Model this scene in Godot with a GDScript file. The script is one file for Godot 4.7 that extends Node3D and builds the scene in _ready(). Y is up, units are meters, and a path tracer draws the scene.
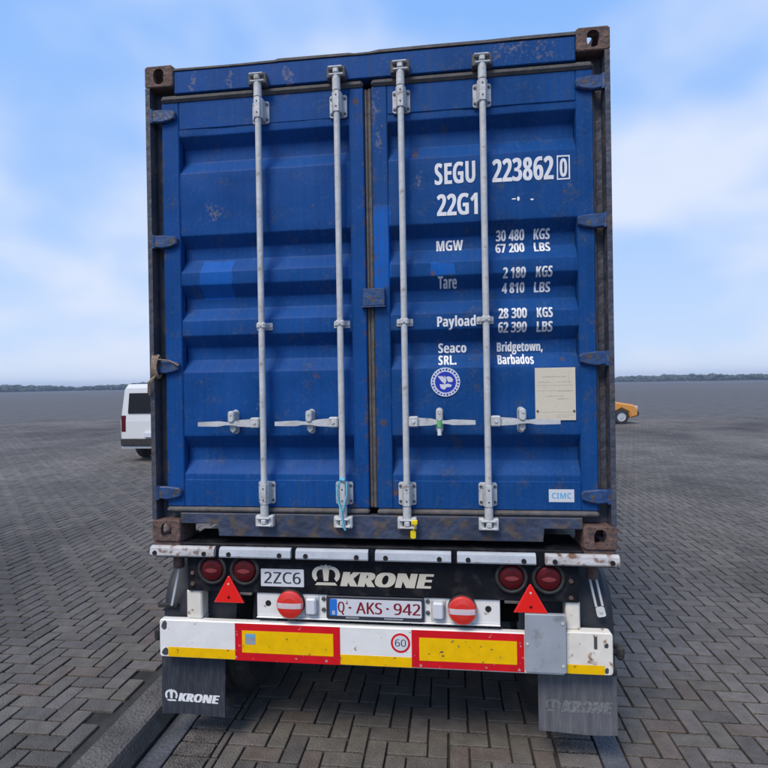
extends Node3D
# A blue shipping container on a low chassis trailer, seen from behind in a paved yard.
# World axes: x to the right, y up, the doors of the container lie in the plane z = 0, the trailer goes on towards -z.

var M := {}                      # materials by name
var dents := FastNoiseLite.new()
var door_prof := []              # rounded (y, z) profile of the corrugated door sheet, from the top down

# ------------------------------------------------------------------ colour, texture
func lin(r: float, g: float, b: float) -> Color:
	return Color(r, g, b).linear_to_srgb()

func noise_bytes(w: int, h: int, freq: float, seed_: int, oct := 4, seamless := true, kind := FastNoiseLite.TYPE_SIMPLEX_SMOOTH) -> PackedByteArray:
	var n := FastNoiseLite.new()
	n.seed = seed_; n.noise_type = kind; n.frequency = freq; n.fractal_octaves = oct
	var im: Image
	if seamless: im = n.get_seamless_image(w, h, false, false, 0.1, true)
	else: im = n.get_image(w, h, false, false, true)
	im.convert(Image.FORMAT_L8)
	return im.get_data()

# worn surface: base colour, cloudy variation, stain colour where coarse noise is high, speckle
func worn_tex(size: int, base: Color, vary: float, stain: Color, level: float, soft: float, grain: float, seed_: int, freq := 0.012) -> ImageTexture:
	var a := noise_bytes(size, size, freq, seed_, 5)
	var b := noise_bytes(size, size, freq * 2.3, seed_ + 7, 6)
	var rng := RandomNumberGenerator.new(); rng.seed = seed_
	var out := PackedByteArray(); out.resize(size * size * 3)
	for i in size * size:
		var v := 1.0 + (a[i] / 255.0 - 0.5) * 2.0 * vary + (rng.randf() - 0.5) * grain
		var k := clampf((b[i] / 255.0 - level) / soft, 0.0, 1.0)
		var r := lerpf(base.r * v, stain.r * (0.7 + 0.6 * a[i] / 255.0), k)
		var g := lerpf(base.g * v, stain.g * (0.7 + 0.6 * a[i] / 255.0), k)
		var bl := lerpf(base.b * v, stain.b * (0.7 + 0.6 * a[i] / 255.0), k)
		var c := Color(clampf(r, 0, 1), clampf(g, 0, 1), clampf(bl, 0, 1)).linear_to_srgb()
		out[i * 3] = int(c.r * 255); out[i * 3 + 1] = int(c.g * 255); out[i * 3 + 2] = int(c.b * 255)
	return ImageTexture.create_from_image(Image.create_from_data(size, size, false, Image.FORMAT_RGB8, out))

func bump_tex(size: int, freq: float, seed_: int, strength: float, oct := 4) -> ImageTexture:
	var im := Image.create_from_data(size, size, false, Image.FORMAT_L8, noise_bytes(size, size, freq, seed_, oct))
	im.convert(Image.FORMAT_RGBA8)
	im.bump_map_to_normal_map(strength)
	return ImageTexture.create_from_image(im)

func plain(c: Color, rough: float, metal := 0.0) -> StandardMaterial3D:
	var m := StandardMaterial3D.new()
	m.albedo_color = c; m.roughness = rough; m.metallic = metal
	return m

func tri_mat(tex: Texture2D, per_metre: float, rough: float, metal := 0.0, nrm: Texture2D = null, ns := 0.5) -> StandardMaterial3D:
	var m := StandardMaterial3D.new()
	m.albedo_texture = tex; m.roughness = rough; m.metallic = metal
	m.uv1_triplanar = true; m.uv1_world_triplanar = true
	m.uv1_scale = Vector3.ONE * per_metre
	if nrm: m.normal_enabled = true; m.normal_texture = nrm; m.normal_scale = ns
	return m

func tint(m: StandardMaterial3D, k: Color) -> StandardMaterial3D:
	var d: StandardMaterial3D = m.duplicate(); d.albedo_color = k; return d

# the paint of the rear end as one map in metres: x -1.22..1.22, y 3.75..1.15
func rear_paint() -> ImageTexture:
	var w := 880; var h := 938
	var a := noise_bytes(w, h, 0.006, 3, 5, false)
	var b := noise_bytes(w, h, 0.03, 11, 5, false)
	var c := noise_bytes(w, h, 0.11, 19, 4, false)
	var s := noise_bytes(w, 8, 0.09, 23, 4, false)
	var e := noise_bytes(w, h, 0.016, 31, 6, false)
	var rng := RandomNumberGenerator.new(); rng.seed = 5
	# repainted patches (x0, x1, y0, y1), rust spots (x, y, radius), tan scuffs (x, y, rx, ry)
	var patch := [[0.012, 0.113, 2.498, 2.928], [-0.936, -0.757, 2.475, 2.688], [0.317, 0.446, 2.552, 2.618]]
	var spots := [[0.245, 3.18, 0.02], [0.25, 3.205, 0.012], [-0.62, 2.14, 0.014], [0.70, 2.30, 0.008], [-0.30, 2.05, 0.02], [1.0, 2.95, 0.012], [0.12, 1.42, 0.016], [-0.06, 3.48, 0.012], [0.98, 2.10, 0.012], [-0.30, 2.95, 0.01], [0.06, 1.79, 0.016], [-0.1, 1.36, 0.02], [0.33, 2.56, 0.01]]
	var tans := [[-0.86, 2.93, 0.05, 0.05], [0.045, 3.40, 0.03, 0.1], [0.09, 3.12, 0.02, 0.04], [0.27, 3.03, 0.015, 0.05], [0.99, 2.98, 0.03, 0.025], [-0.42, 3.62, 0.03, 0.08], [0.69, 3.66, 0.05, 0.06], [0.80, 3.66, 0.06, 0.06], [0.9, 3.65, 0.04, 0.06], [-0.95, 3.64, 0.02, 0.05], [-0.74, 3.65, 0.02, 0.05], [0.06, 3.3, 0.02, 0.12], [-0.62, 1.9, 0.03, 0.03]]
	var out := PackedByteArray(); out.resize(w * h * 3)
	var i := 0
	for py in h:
		var y := 3.75 - (py + 0.5) / h * 2.6
		for px in w:
			var x := -1.22 + (px + 0.5) / w * 2.44
			var na := a[i] / 255.0; var nb := b[i] / 255.0; var nc := c[i] / 255.0; var ne := e[i] / 255.0
			var st := s[px + (int(py / 134.0) % 8) * w] / 255.0
			var v := 0.80 + 0.36 * na + 0.16 * (st - 0.5) + 0.12 * (nc - 0.5)
			var r := 0.0065 * v; var g := 0.064 * v; var bl := 0.248 * v
			if x > 0.0: r *= 1.12; g *= 0.98; bl *= 0.93
			# thin scuffs, rubbed in broken flecks across the raised steel
			var k := clampf((nb * 0.5 + nc * 0.75 + ne * 0.35 - 0.90) * 3.0, 0.0, 1.0) * 0.34 * rng.randf()
			r = lerpf(r, 0.10, k); g = lerpf(g, 0.19, k); bl = lerpf(bl, 0.34, k)
			for p in patch:
				if x > p[0] + (nb - 0.5) * 0.012 and x < p[1] + (nb - 0.5) * 0.012 and y > p[2] + (nc - 0.5) * 0.016 and y < p[3] + (nb - 0.5) * 0.02:
					r = 0.008 * v; g = 0.102 * v; bl = 0.41 * v
			# grime run down the sheet in narrow streaks
			k = clampf((st - 0.56) * 3.0, 0.0, 1.0) * clampf((na - 0.36) * 3.0, 0.0, 1.0) * (0.5 if x > 0.0 else 0.38)
			k = maxf(k, clampf((ne - 0.5) * 3.0, 0.0, 1.0) * clampf((nb + nc - 0.8) * 2.0, 0.0, 1.0) * (0.5 if x > 0.0 else 0.32))
			r = lerpf(r, 0.040, k); g = lerpf(g, 0.062, k); bl = lerpf(bl, 0.110, k)
			for t in tans:
				var dx: float = (x - t[0]) / t[2]; var dy: float = (y - t[1]) / t[3]
				var q2 := dx * dx + dy * dy
				if q2 < 2.5:
					k = clampf((nc * 0.6 + nb * 0.6 - 0.52) * 4.0 - q2 * 0.55, 0.0, 1.0) * 0.5
					r = lerpf(r, 0.22, k); g = lerpf(g, 0.20, k); bl = lerpf(bl, 0.20, k)
			var rust := 0.0
			for t in spots:
				var d2 := Vector2(x - t[0], y - t[1]).length() / float(t[2])
				if d2 < 2.0: rust = maxf(rust, clampf(1.4 - d2 + (nb - 0.5) * 2.4, 0.0, 1.0) * 0.85)
			rust = maxf(rust, clampf((ne * 0.6 + nb * 0.5 - 0.72) * 5.0, 0.0, 1.0) * 0.14)
			if absf(x) > 1.13 or (absf(x - 0.002) < 0.11 and absf(absf(x - 0.002) - 0.022) < 0.012):
				rust = maxf(rust, clampf((nb * 0.6 + ne * 0.6 - 0.62) * 4.0, 0.0, 1.0) * 0.7)
			if rust > 0.0:
				var rv := 0.55 + 0.9 * nc
				r = lerpf(r, 0.100 * rv, rust); g = lerpf(g, 0.066 * rv, rust); bl = lerpf(bl, 0.052 * rv, rust)
			out[i * 3] = int(clampf(Color(r, 0, 0).linear_to_srgb().r, 0, 1) * 255)
			out[i * 3 + 1] = int(clampf(Color(g, 0, 0).linear_to_srgb().r, 0, 1) * 255)
			out[i * 3 + 2] = int(clampf(Color(bl, 0, 0).linear_to_srgb().r, 0, 1) * 255)
			i += 1
	return ImageTexture.create_from_image(Image.create_from_data(w, h, false, Image.FORMAT_RGB8, out))

func make_materials() -> void:
	var fine := bump_tex(256, 0.05, 4, 3.0)
	var soft := bump_tex(256, 0.018, 9, 5.0, 3)
	var p := StandardMaterial3D.new()
	p.albedo_texture = rear_paint(); p.roughness = 0.5; p.metallic_specular = 0.22
	M.paint = p
	M.sill = tri_mat(worn_tex(512, Color(0.032, 0.046, 0.085), 0.35, Color(0.082, 0.064, 0.055), 0.47, 0.25, 0.12, 40, 0.007), 1.1, 0.6, 0.0, fine, 0.5)
	M.blue_side = tri_mat(worn_tex(256, Color(0.012, 0.06, 0.24), 0.25, Color(0.10, 0.06, 0.045), 0.66, 0.1, 0.08, 41), 0.8, 0.5)
	M.blue_worn = tri_mat(worn_tex(256, Color(0.015, 0.056, 0.17), 0.3, Color(0.085, 0.068, 0.06), 0.60, 0.12, 0.1, 43, 0.02), 2.2, 0.5, 0.0, fine, 0.4)
	M.post = tri_mat(worn_tex(256, Color(0.046, 0.054, 0.080), 0.3, Color(0.095, 0.074, 0.066), 0.52, 0.4, 0.12, 45, 0.008), 1.2, 0.6, 0.0, fine, 0.6)
	M.rust = tri_mat(worn_tex(256, Color(0.125, 0.074, 0.060), 0.4, Color(0.06, 0.052, 0.058), 0.54, 0.2, 0.2, 47, 0.02), 2.6, 0.8, 0.0, fine, 1.0)
	M.gasket = tri_mat(worn_tex(256, Color(0.088, 0.086, 0.088), 0.35, Color(0.13, 0.10, 0.08), 0.60, 0.2, 0.15, 49, 0.02), 2.0, 0.75, 0.0, fine, 0.5)
	M.galv = tri_mat(worn_tex(256, Color(0.50, 0.52, 0.53), 0.15, Color(0.36, 0.32, 0.29), 0.68, 0.2, 0.08, 51, 0.012), 2.0, 0.5, 0.0, fine, 0.35)
	M.bolt = plain(lin(0.10, 0.10, 0.105), 0.55, 0.4)
	M.strip = tri_mat(worn_tex(256, Color(0.43, 0.47, 0.52), 0.18, Color(0.28, 0.23, 0.19), 0.74, 0.14, 0.06, 53, 0.01), 1.6, 0.45, 0.0, fine, 0.3)
	M.strip_rusty = tri_mat(worn_tex(256, Color(0.47, 0.47, 0.48), 0.2, Color(0.17, 0.09, 0.055), 0.56, 0.16, 0.1, 55, 0.008), 2.2, 0.6, 0.0, fine, 0.6)
	M.black = tri_mat(worn_tex(256, Color(0.010, 0.011, 0.015), 0.4, Color(0.026, 0.026, 0.029), 0.58, 0.25, 0.15, 57), 1.4, 0.5, 0.0, fine, 0.25)
	M.black.metallic_specular = 0.22
	M.dark = plain(lin(0.008, 0.008, 0.009), 0.8)
	M.rubber = tri_mat(worn_tex(256, Color(0.022, 0.022, 0.024), 0.3, Color(0.05, 0.048, 0.045), 0.55, 0.3, 0.15, 59), 2.0, 0.8, 0.0, fine, 0.5)
	M.guard = tri_mat(worn_tex(256, Color(0.020, 0.022, 0.029), 0.3, Color(0.035, 0.036, 0.040), 0.5, 0.4, 0.1, 61), 1.6, 0.62, 0.0, soft, 0.25)
	M.white = tri_mat(worn_tex(512, Color(0.77, 0.775, 0.76), 0.05, Color(0.36, 0.31, 0.27), 0.80, 0.10, 0.03, 63, 0.008), 1.7, 0.38, 0.0, soft, 0.12)
	M.white_rusty = tri_mat(worn_tex(512, Color(0.74, 0.71, 0.64), 0.08, Color(0.30, 0.18, 0.10), 0.72, 0.16, 0.04, 65, 0.007), 1.6, 0.45, 0.0, soft, 0.15)
	M.cream = plain(lin(0.60, 0.57, 0.48), 0.5)
	M.letter = tri_mat(worn_tex(256, Color(0.74, 0.76, 0.79), 0.07, Color(0.50, 0.55, 0.62), 0.86, 0.1, 0.1, 67, 0.03), 3.0, 0.5)
	M.board_white = plain(lin(0.62, 0.65, 0.70), 0.4)
	M.ink = plain(lin(0.03, 0.035, 0.05), 0.5)
	M.red_mark = tri_mat(worn_tex(256, Color(0.60, 0.012, 0.020), 0.10, Color(0.48, 0.40, 0.38), 0.83, 0.05, 0.05, 69, 0.02), 2.0, 0.3)
	M.yellow_mark = tri_mat(worn_tex(256, Color(0.83, 0.49, 0.003), 0.09, Color(0.22, 0.16, 0.06), 0.84, 0.05, 0.05, 71, 0.02), 2.2, 0.3)
	M.yellow_mark.metallic_specular = 0.25; M.red_mark.metallic_specular = 0.25
	M.red_tri = plain(lin(0.80, 0.016, 0.012), 0.25)
	M.red_lens = plain(lin(0.085, 0.004, 0.008), 0.34); M.red_lens.metallic_specular = 0.35
	M.pink_lens = plain(lin(0.22, 0.045, 0.05), 0.2)
	M.lamp_red = plain(lin(0.66, 0.020, 0.010), 0.18); M.lamp_red.clearcoat_enabled = true
	M.lamp_band = plain(lin(0.62, 0.52, 0.56), 0.25)
	M.plate_red = plain(lin(0.22, 0.008, 0.016), 0.4)
	M.euro = plain(lin(0.02, 0.17, 0.62), 0.4)
	M.grey_plate = tri_mat(worn_tex(256, Color(0.335, 0.375, 0.425), 0.10, Color(0.27, 0.29, 0.31), 0.62, 0.2, 0.04, 73, 0.01), 1.6, 0.42, 0.1, soft, 0.1)
	M.flap = tri_mat(worn_tex(256, Color(0.024, 0.030, 0.042), 0.3, Color(0.045, 0.054, 0.068), 0.56, 0.3, 0.12, 75, 0.02), 1.5, 0.65, 0.0, soft, 0.3)
	M.flap.uv1_scale = Vector3(5.0, 0.6, 5.0)
	M.flap_pale = tri_mat(worn_tex(256, Color(0.095, 0.10, 0.112), 0.3, Color(0.12, 0.125, 0.13), 0.55, 0.3, 0.12, 77, 0.02), 1.5, 0.7, 0.0, soft, 0.3)
	M.flap_pale.uv1_scale = Vector3(5.0, 0.6, 5.0)
	M.flap_print = tri_mat(worn_tex(256, Color(0.17, 0.18, 0.185), 0.15, Color(0.10, 0.105, 0.115), 0.50, 0.2, 0.08, 79, 0.03), 3.0, 0.7)
	M.cyan = plain(lin(0.12, 0.46, 0.62), 0.6)
	M.seal_yellow = plain(lin(0.78, 0.60, 0.01), 0.4)
	M.seal_green = plain(lin(0.12, 0.45, 0.16), 0.4)
	M.seal_white = plain(lin(0.66, 0.68, 0.72), 0.4)
	M.twine = tri_mat(worn_tex(128, Color(0.30, 0.22, 0.16), 0.3, Color(0.14, 0.10, 0.08), 0.5, 0.2, 0.3, 81, 0.05), 9.0, 0.9)
	M.sticker_blue = plain(lin(0.10, 0.42, 0.72), 0.4)
	M.badge_blue = plain(lin(0.012, 0.035, 0.40), 0.4)
	M.wall_grey = plain(lin(0.42, 0.43, 0.44), 0.6)
	# paving
	var pf := bump_tex(512, 0.09, 14, 6.0, 5)
	M.paver = tri_mat(stone_tex(512, Color(0.138, 0.126, 0.115), 0.26, 0.32, 83), 1.7, 0.85, 0.0, pf, 0.8)
	M.aggregate = tri_mat(stone_tex(512, Color(0.105, 0.095, 0.085), 0.5, 0.55, 85), 1.9, 0.85, 0.0, pf, 1.4)
	M.gutter = tri_mat(stone_tex(512, Color(0.080, 0.085, 0.095), 0.3, 0.10, 87), 0.9, 0.75, 0.0, pf, 0.5)
	M.kerb = tri_mat(stone_tex(512, Color(0.092, 0.086, 0.080), 0.4, 0.12, 89), 0.9, 0.9, 0.0, pf, 0.8)
	M.joint = tri_mat(stone_tex(256, Color(0.032, 0.030, 0.028), 0.5, 0.12, 91), 2.5, 0.95)
	M.ground = tri_mat(stone_tex(512, Color(0.085, 0.08, 0.076), 0.35, 0.1, 93), 0.21, 0.9)

# stone or concrete: cloudy base with single light and dark grains
func stone_tex(size: int, base: Color, vary: float, grains: float, seed_: int) -> ImageTexture:
	var a := noise_bytes(size, size, 0.008, seed_, 5)
	var b := noise_bytes(size, size, 0.10, seed_ + 3, 3)
	var rng := RandomNumberGenerator.new(); rng.seed = seed_
	var out := PackedByteArray(); out.resize(size * size * 3)
	for i in size * size:
		var v := 1.0 + (a[i] / 255.0 - 0.5) * 2.0 * vary + (b[i] / 255.0 - 0.5) * 0.5 + (rng.randf() - 0.5) * 0.22
		var q := rng.randf()
		if q < grains * 0.10: v += 0.9 * rng.randf()
		elif q > 1.0 - grains * 0.25: v *= 0.55
		if grains > 0.4: v *= 0.45 + 1.1 * smoothstep(0.38, 0.62, b[i] / 255.0)
		var c := Color(clampf(base.r * v, 0, 1), clampf(base.g * v, 0, 1), clampf(base.b * v, 0, 1)).linear_to_srgb()
		out[i * 3] = int(c.r * 255); out[i * 3 + 1] = int(c.g * 255); out[i * 3 + 2] = int(c.b * 255)
	return ImageTexture.create_from_image(Image.create_from_data(size, size, false, Image.FORMAT_RGB8, out))

# ------------------------------------------------------------------ mesh building (all shapes are given in metres in the scene's axes)
func st_new() -> SurfaceTool:
	var st := SurfaceTool.new(); st.begin(Mesh.PRIMITIVE_TRIANGLES); return st

func vert(st: SurfaceTool, p: Vector3, n: Vector3) -> void:
	st.set_normal(n)
	st.set_uv(Vector2((p.x + 1.22) / 2.44, (3.75 - p.y) / 2.6))
	st.add_vertex(p)

func tri(st: SurfaceTool, a: Vector3, b: Vector3, c: Vector3, na: Vector3, nb: Vector3, nc: Vector3) -> void:
	if (b - a).cross(c - a).dot(na + nb + nc) > 0.0:
		vert(st, a, na); vert(st, c, nc); vert(st, b, nb)
	else:
		vert(st, a, na); vert(st, b, nb); vert(st, c, nc)

func quad(st: SurfaceTool, a: Vector3, b: Vector3, c: Vector3, d: Vector3, n: Vector3) -> void:
	tri(st, a, b, c, n, n, n); tri(st, a, c, d, n, n, n)

func quad4(st: SurfaceTool, a: Vector3, b: Vector3, c: Vector3, d: Vector3, na: Vector3, nb: Vector3, nc: Vector3, nd: Vector3) -> void:
	tri(st, a, b, c, na, nb, nc); tri(st, a, c, d, na, nc, nd)

func box(st: SurfaceTool, lo: Vector3, hi: Vector3, bev := 0.003, xf := Transform3D.IDENTITY) -> void:
	var c := (lo + hi) * 0.5; var h := (hi - lo) * 0.5
	bev = minf(bev, minf(h.x, minf(h.y, h.z)) * 0.9)
	var ax := [Vector3.RIGHT, Vector3.UP, Vector3.BACK]
	for i in 3:
		var j := (i + 1) % 3; var k := (i + 2) % 3
		for s in [-1.0, 1.0]:
			var n: Vector3 = ax[i] * s
			var o: Vector3 = c + ax[i] * h[i] * s
			var u: Vector3 = ax[j] * (h[j] - bev); var v: Vector3 = ax[k] * (h[k] - bev)
			quad(st, xf * (o + u + v), xf * (o + u - v), xf * (o - u - v), xf * (o - u + v), xf.basis * n)
			for t in [-1.0, 1.0]:          # the edge between faces i and j
				var p: Vector3 = c + ax[i] * h[i] * s + ax[j] * (h[j] - bev) * t
				var q: Vector3 = c + ax[i] * (h[i] - bev) * s + ax[j] * h[j] * t
				var e: Vector3 = ax[k] * (h[k] - bev)
				var m: Vector3 = (xf.basis * (ax[i] * s + ax[j] * t)).normalized()
				quad(st, xf * (p + e), xf * (p - e), xf * (q - e), xf * (q + e), m)
	for sx in [-1.0, 1.0]:
		for sy in [-1.0, 1.0]:
			for sz in [-1.0, 1.0]:
				var g := Vector3(sx, sy, sz)
				var n: Vector3 = (xf.basis * g).normalized()
				var ib := h - Vector3.ONE * bev
				tri(st, xf * (c + Vector3(h.x * sx, ib.y * sy, ib.z * sz)), xf * (c + Vector3(ib.x * sx, h.y * sy, ib.z * sz)), xf * (c + Vector3(ib.x * sx, ib.y * sy, h.z * sz)), n, n, n)

func ccw(p: PackedVector2Array) -> PackedVector2Array:
	if Geometry2D.is_polygon_clockwise(p): p.reverse()
	return p

func inset_poly(p: PackedVector2Array, d: float) -> PackedVector2Array:   # p runs counter-clockwise (y up)
	var out := PackedVector2Array(); var n := p.size()
	for i in n:
		var a := (p[i] - p[(i + n - 1) % n]).normalized(); var b := (p[(i + 1) % n] - p[i]).normalized()
		var na := Vector2(-a.y, a.x); var nb := Vector2(-b.y, b.x)
		var m := na + nb
		out.append(p[i] + m * (d / maxf(0.35, m.dot(na))))
	return out

# a flat outline in x, y, from z0 to z1, its front edge chamfered
func prism(st: SurfaceTool, pts: PackedVector2Array, z0: float, z1: float, bev := 0.002, xf := Transform3D.IDENTITY) -> void:
	var p := ccw(pts)
	# Geometry2D calls a polygon clockwise in y-down axes, so the order is checked by area
	var area := 0.0
	for i in p.size(): area += p[i].cross(p[(i + 1) % p.size()])
	if area < 0.0: p.reverse()
	var q := inset_poly(p, bev) if bev > 0.0 else p
	var idx := Geometry2D.triangulate_polygon(q)
	var nf := xf.basis * Vector3.BACK
	for t in range(0, idx.size(), 3):
		var a := q[idx[t]]; var b := q[idx[t + 1]]; var c := q[idx[t + 2]]
		tri(st, xf * Vector3(a.x, a.y, z1), xf * Vector3(b.x, b.y, z1), xf * Vector3(c.x, c.y, z1), nf, nf, nf)
	idx = Geometry2D.triangulate_polygon(p)
	for t in range(0, idx.size(), 3):
		var a := p[idx[t]]; var b := p[idx[t + 1]]; var c := p[idx[t + 2]]
		tri(st, xf * Vector3(a.x, a.y, z0), xf * Vector3(b.x, b.y, z0), xf * Vector3(c.x, c.y, z0), -nf, -nf, -nf)
	var n := p.size()
	for i in n:
		var a := p[i]; var b := p[(i + 1) % n]; var e := (b - a).normalized()
		var nn := xf.basis * Vector3(e.y, -e.x, 0)
		quad(st, xf * Vector3(a.x, a.y, z0), xf * Vector3(b.x, b.y, z0), xf * Vector3(b.x, b.y, z1 - bev), xf * Vector3(a.x, a.y, z1 - bev), nn)
		if bev > 0.0:
			var c := q[i]; var d := q[(i + 1) % n]
			quad(st, xf * Vector3(a.x, a.y, z1 - bev), xf * Vector3(b.x, b.y, z1 - bev), xf * Vector3(d.x, d.y, z1), xf * Vector3(c.x, c.y, z1), (nn + nf).normalized())

func rect(x0: float, x1: float, y0: float, y1: float, r := 0.0, n := 4) -> PackedVector2Array:
	var p := PackedVector2Array()
	if r <= 0.0:
		p.append_array([Vector2(x0, y0), Vector2(x1, y0), Vector2(x1, y1), Vector2(x0, y1)]); return p
	var cs := [Vector2(x1 - r, y0 + r), Vector2(x1 - r, y1 - r), Vector2(x0 + r, y1 - r), Vector2(x0 + r, y0 + r)]
	for k in 4:
		for i in n + 1:
			var an := -PI / 2 + k * PI / 2 + i * PI / 2 / n
			p.append(cs[k] + Vector2(cos(an), sin(an)) * r)
	return p

func disc(cx: float, cy: float, rx: float, ry: float, n := 28) -> PackedVector2Array:
	var p := PackedVector2Array()
	for i in n: p.append(Vector2(cx + cos(TAU * i / n) * rx, cy + sin(TAU * i / n) * ry))
	return p

func tube(st: SurfaceTool, path: Array, r: float, n := 12) -> void:
	var rings := []
	for i in path.size():
		var d: Vector3
		if i == 0: d = path[1] - path[0]
		elif i == path.size() - 1: d = path[i] - path[i - 1]
		else: d = path[i + 1] - path[i - 1]
		d = d.normalized()
		var u := d.cross(Vector3.BACK if absf(d.z) < 0.9 else Vector3.RIGHT).normalized()
		var v := d.cross(u)
		var ring := []
		for k in n: ring.append(u * cos(TAU * k / n) + v * sin(TAU * k / n))
		rings.append(ring)
	for i in path.size() - 1:
		for k in n:
			var a: Vector3 = rings[i][k]; var b: Vector3 = rings[i][(k + 1) % n]; var c: Vector3 = rings[i + 1][(k + 1) % n]; var d: Vector3 = rings[i + 1][k]
			quad4(st, path[i] + a * r, path[i] + b * r, path[i + 1] + c * r, path[i + 1] + d * r, a, b, c, d)
	for e in [0, path.size() - 1]:
		var dn: Vector3 = (path[0] - path[1]).normalized() if e == 0 else (path[e] - path[e - 1]).normalized()
		for k in n: tri(st, path[e], path[e] + rings[e][k] * r, path[e] + rings[e][(k + 1) % n] * r, dn, dn, dn)

# a profile of (radius, height) turned about an axis through o
func lathe(st: SurfaceTool, prof: Array, o: Vector3, axis: Vector3, n := 28, from := 0.0, to := TAU) -> void:
	var u := axis.cross(Vector3.UP if absf(axis.y) < 0.9 else Vector3.RIGHT).normalized()
	var v := axis.cross(u)
	for i in prof.size() - 1:
		var a: Vector2 = prof[i]; var b: Vector2 = prof[i + 1]
		var e := b - a
		var nr := Vector2(e.y, -e.x).normalized()
		for k in n:
			var t0 := from + (to - from) * k / n; var t1 := from + (to - from) * (k + 1) / n
			var d0 := u * cos(t0) + v * sin(t0); var d1 := u * cos(t1) + v * sin(t1)
			var n0 := d0 * nr.x + axis * nr.y; var n1 := d1 * nr.x + axis * nr.y
			var p0 := o + d0 * a.x + axis * a.y; var p1 := o + d1 * a.x + axis * a.y; var p2 := o + d1 * b.x + axis * b.y; var p3 := o + d0 * b.x + axis * b.y
			if a.x > 1e-5: tri(st, p0, p1, p2, n0, n1, n1)
			if b.x > 1e-5: tri(st, p0, p2, p3, n0, n1, n0)

# a rectangular plate (axes u, v, outward n) with an oval hole through its thickness
func holed(st: SurfaceTool, c: Vector3, u: Vector3, v: Vector3, hu: float, hv: float, ou: float, ov: float, thick: float, nn: Vector3, bev := 0.004) -> void:
	var cnt := 40
	var outer := []; var inner := []
	for k in cnt:
		var t := TAU * (k + 0.5) / cnt
		var d := Vector2(cos(t), sin(t))
		var s := minf(hu / maxf(absf(d.x), 1e-6), hv / maxf(absf(d.y), 1e-6))
		outer.append(d * s)
		var ex := 2.6
		var q := pow(pow(absf(d.x) / ou, ex) + pow(absf(d.y) / ov, ex), -1.0 / ex)
		inner.append(d * q)
	for k in cnt:
		var l := (k + 1) % cnt
		var oa: Vector2 = outer[k]; var ob: Vector2 = outer[l]; var ia: Vector2 = inner[k]; var ib: Vector2 = inner[l]
		var sa := Vector2(oa.x * (1 - bev / hu), oa.y * (1 - bev / hv)); var sb := Vector2(ob.x * (1 - bev / hu), ob.y * (1 - bev / hv))
		var f := func(p: Vector2, z: float) -> Vector3: return c + u * p.x + v * p.y + nn * z
		quad(st, f.call(sa, 0.0), f.call(sb, 0.0), f.call(ib, 0.0), f.call(ia, 0.0), nn)
		quad(st, f.call(oa, -thick), f.call(ob, -thick), f.call(ib, -thick), f.call(ia, -thick), -nn)
		var od := (oa + ob).normalized()
		var on := u * od.x + v * od.y
		if absf(absf(oa.x) - hu) < 1e-5 and absf(absf(ob.x) - hu) < 1e-5: on = u * signf(oa.x)
		if absf(absf(oa.y) - hv) < 1e-5 and absf(absf(ob.y) - hv) < 1e-5: on = v * signf(oa.y)
		quad(st, f.call(oa, -bev), f.call(ob, -bev), f.call(sb, 0.0), f.call(sa, 0.0), (on + nn).normalized())
		quad(st, f.call(oa, -bev), f.call(ob, -bev), f.call(ob, -thick), f.call(oa, -thick), on)
		var ida := (u * ia.x + v * ia.y).normalized() * -1.0
		quad(st, f.call(ia, 0.0), f.call(ib, 0.0), f.call(ib, -thick), f.call(ia, -thick), ida)

# ------------------------------------------------------------------ objects
func thing(called: String, label: String, category: String, at: Vector3, group := "") -> Node3D:
	var o := Node3D.new(); o.name = called; o.position = at
	add_child(o, true)
	o.set_meta("label", label); o.set_meta("category", category)
	if group != "": o.set_meta("group", group)
	return o

func part(parent: Node3D, called: String, st: SurfaceTool, m: Material, label := "") -> MeshInstance3D:
	var o := MeshInstance3D.new(); o.name = called
	var mesh: ArrayMesh = st.commit()
	mesh.surface_set_material(0, m)
	o.mesh = mesh
	if parent != self and parent.get_parent() == self and not parent is MeshInstance3D: o.position = -parent.position
	parent.add_child(o, true)
	if label != "": o.set_meta("label", label)
	return o

func struct(called: String, st: SurfaceTool, m: Material) -> MeshInstance3D:
	var o := part(self, called, st, m); o.set_meta("kind", "structure"); return o

func sysfont(bold: bool, serif := false) -> SystemFont:
	var f := SystemFont.new()
	f.font_names = PackedStringArray(["Droid Serif" if serif else "Droid Sans"])
	f.font_weight = 700 if bold else 400
	return f

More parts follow.
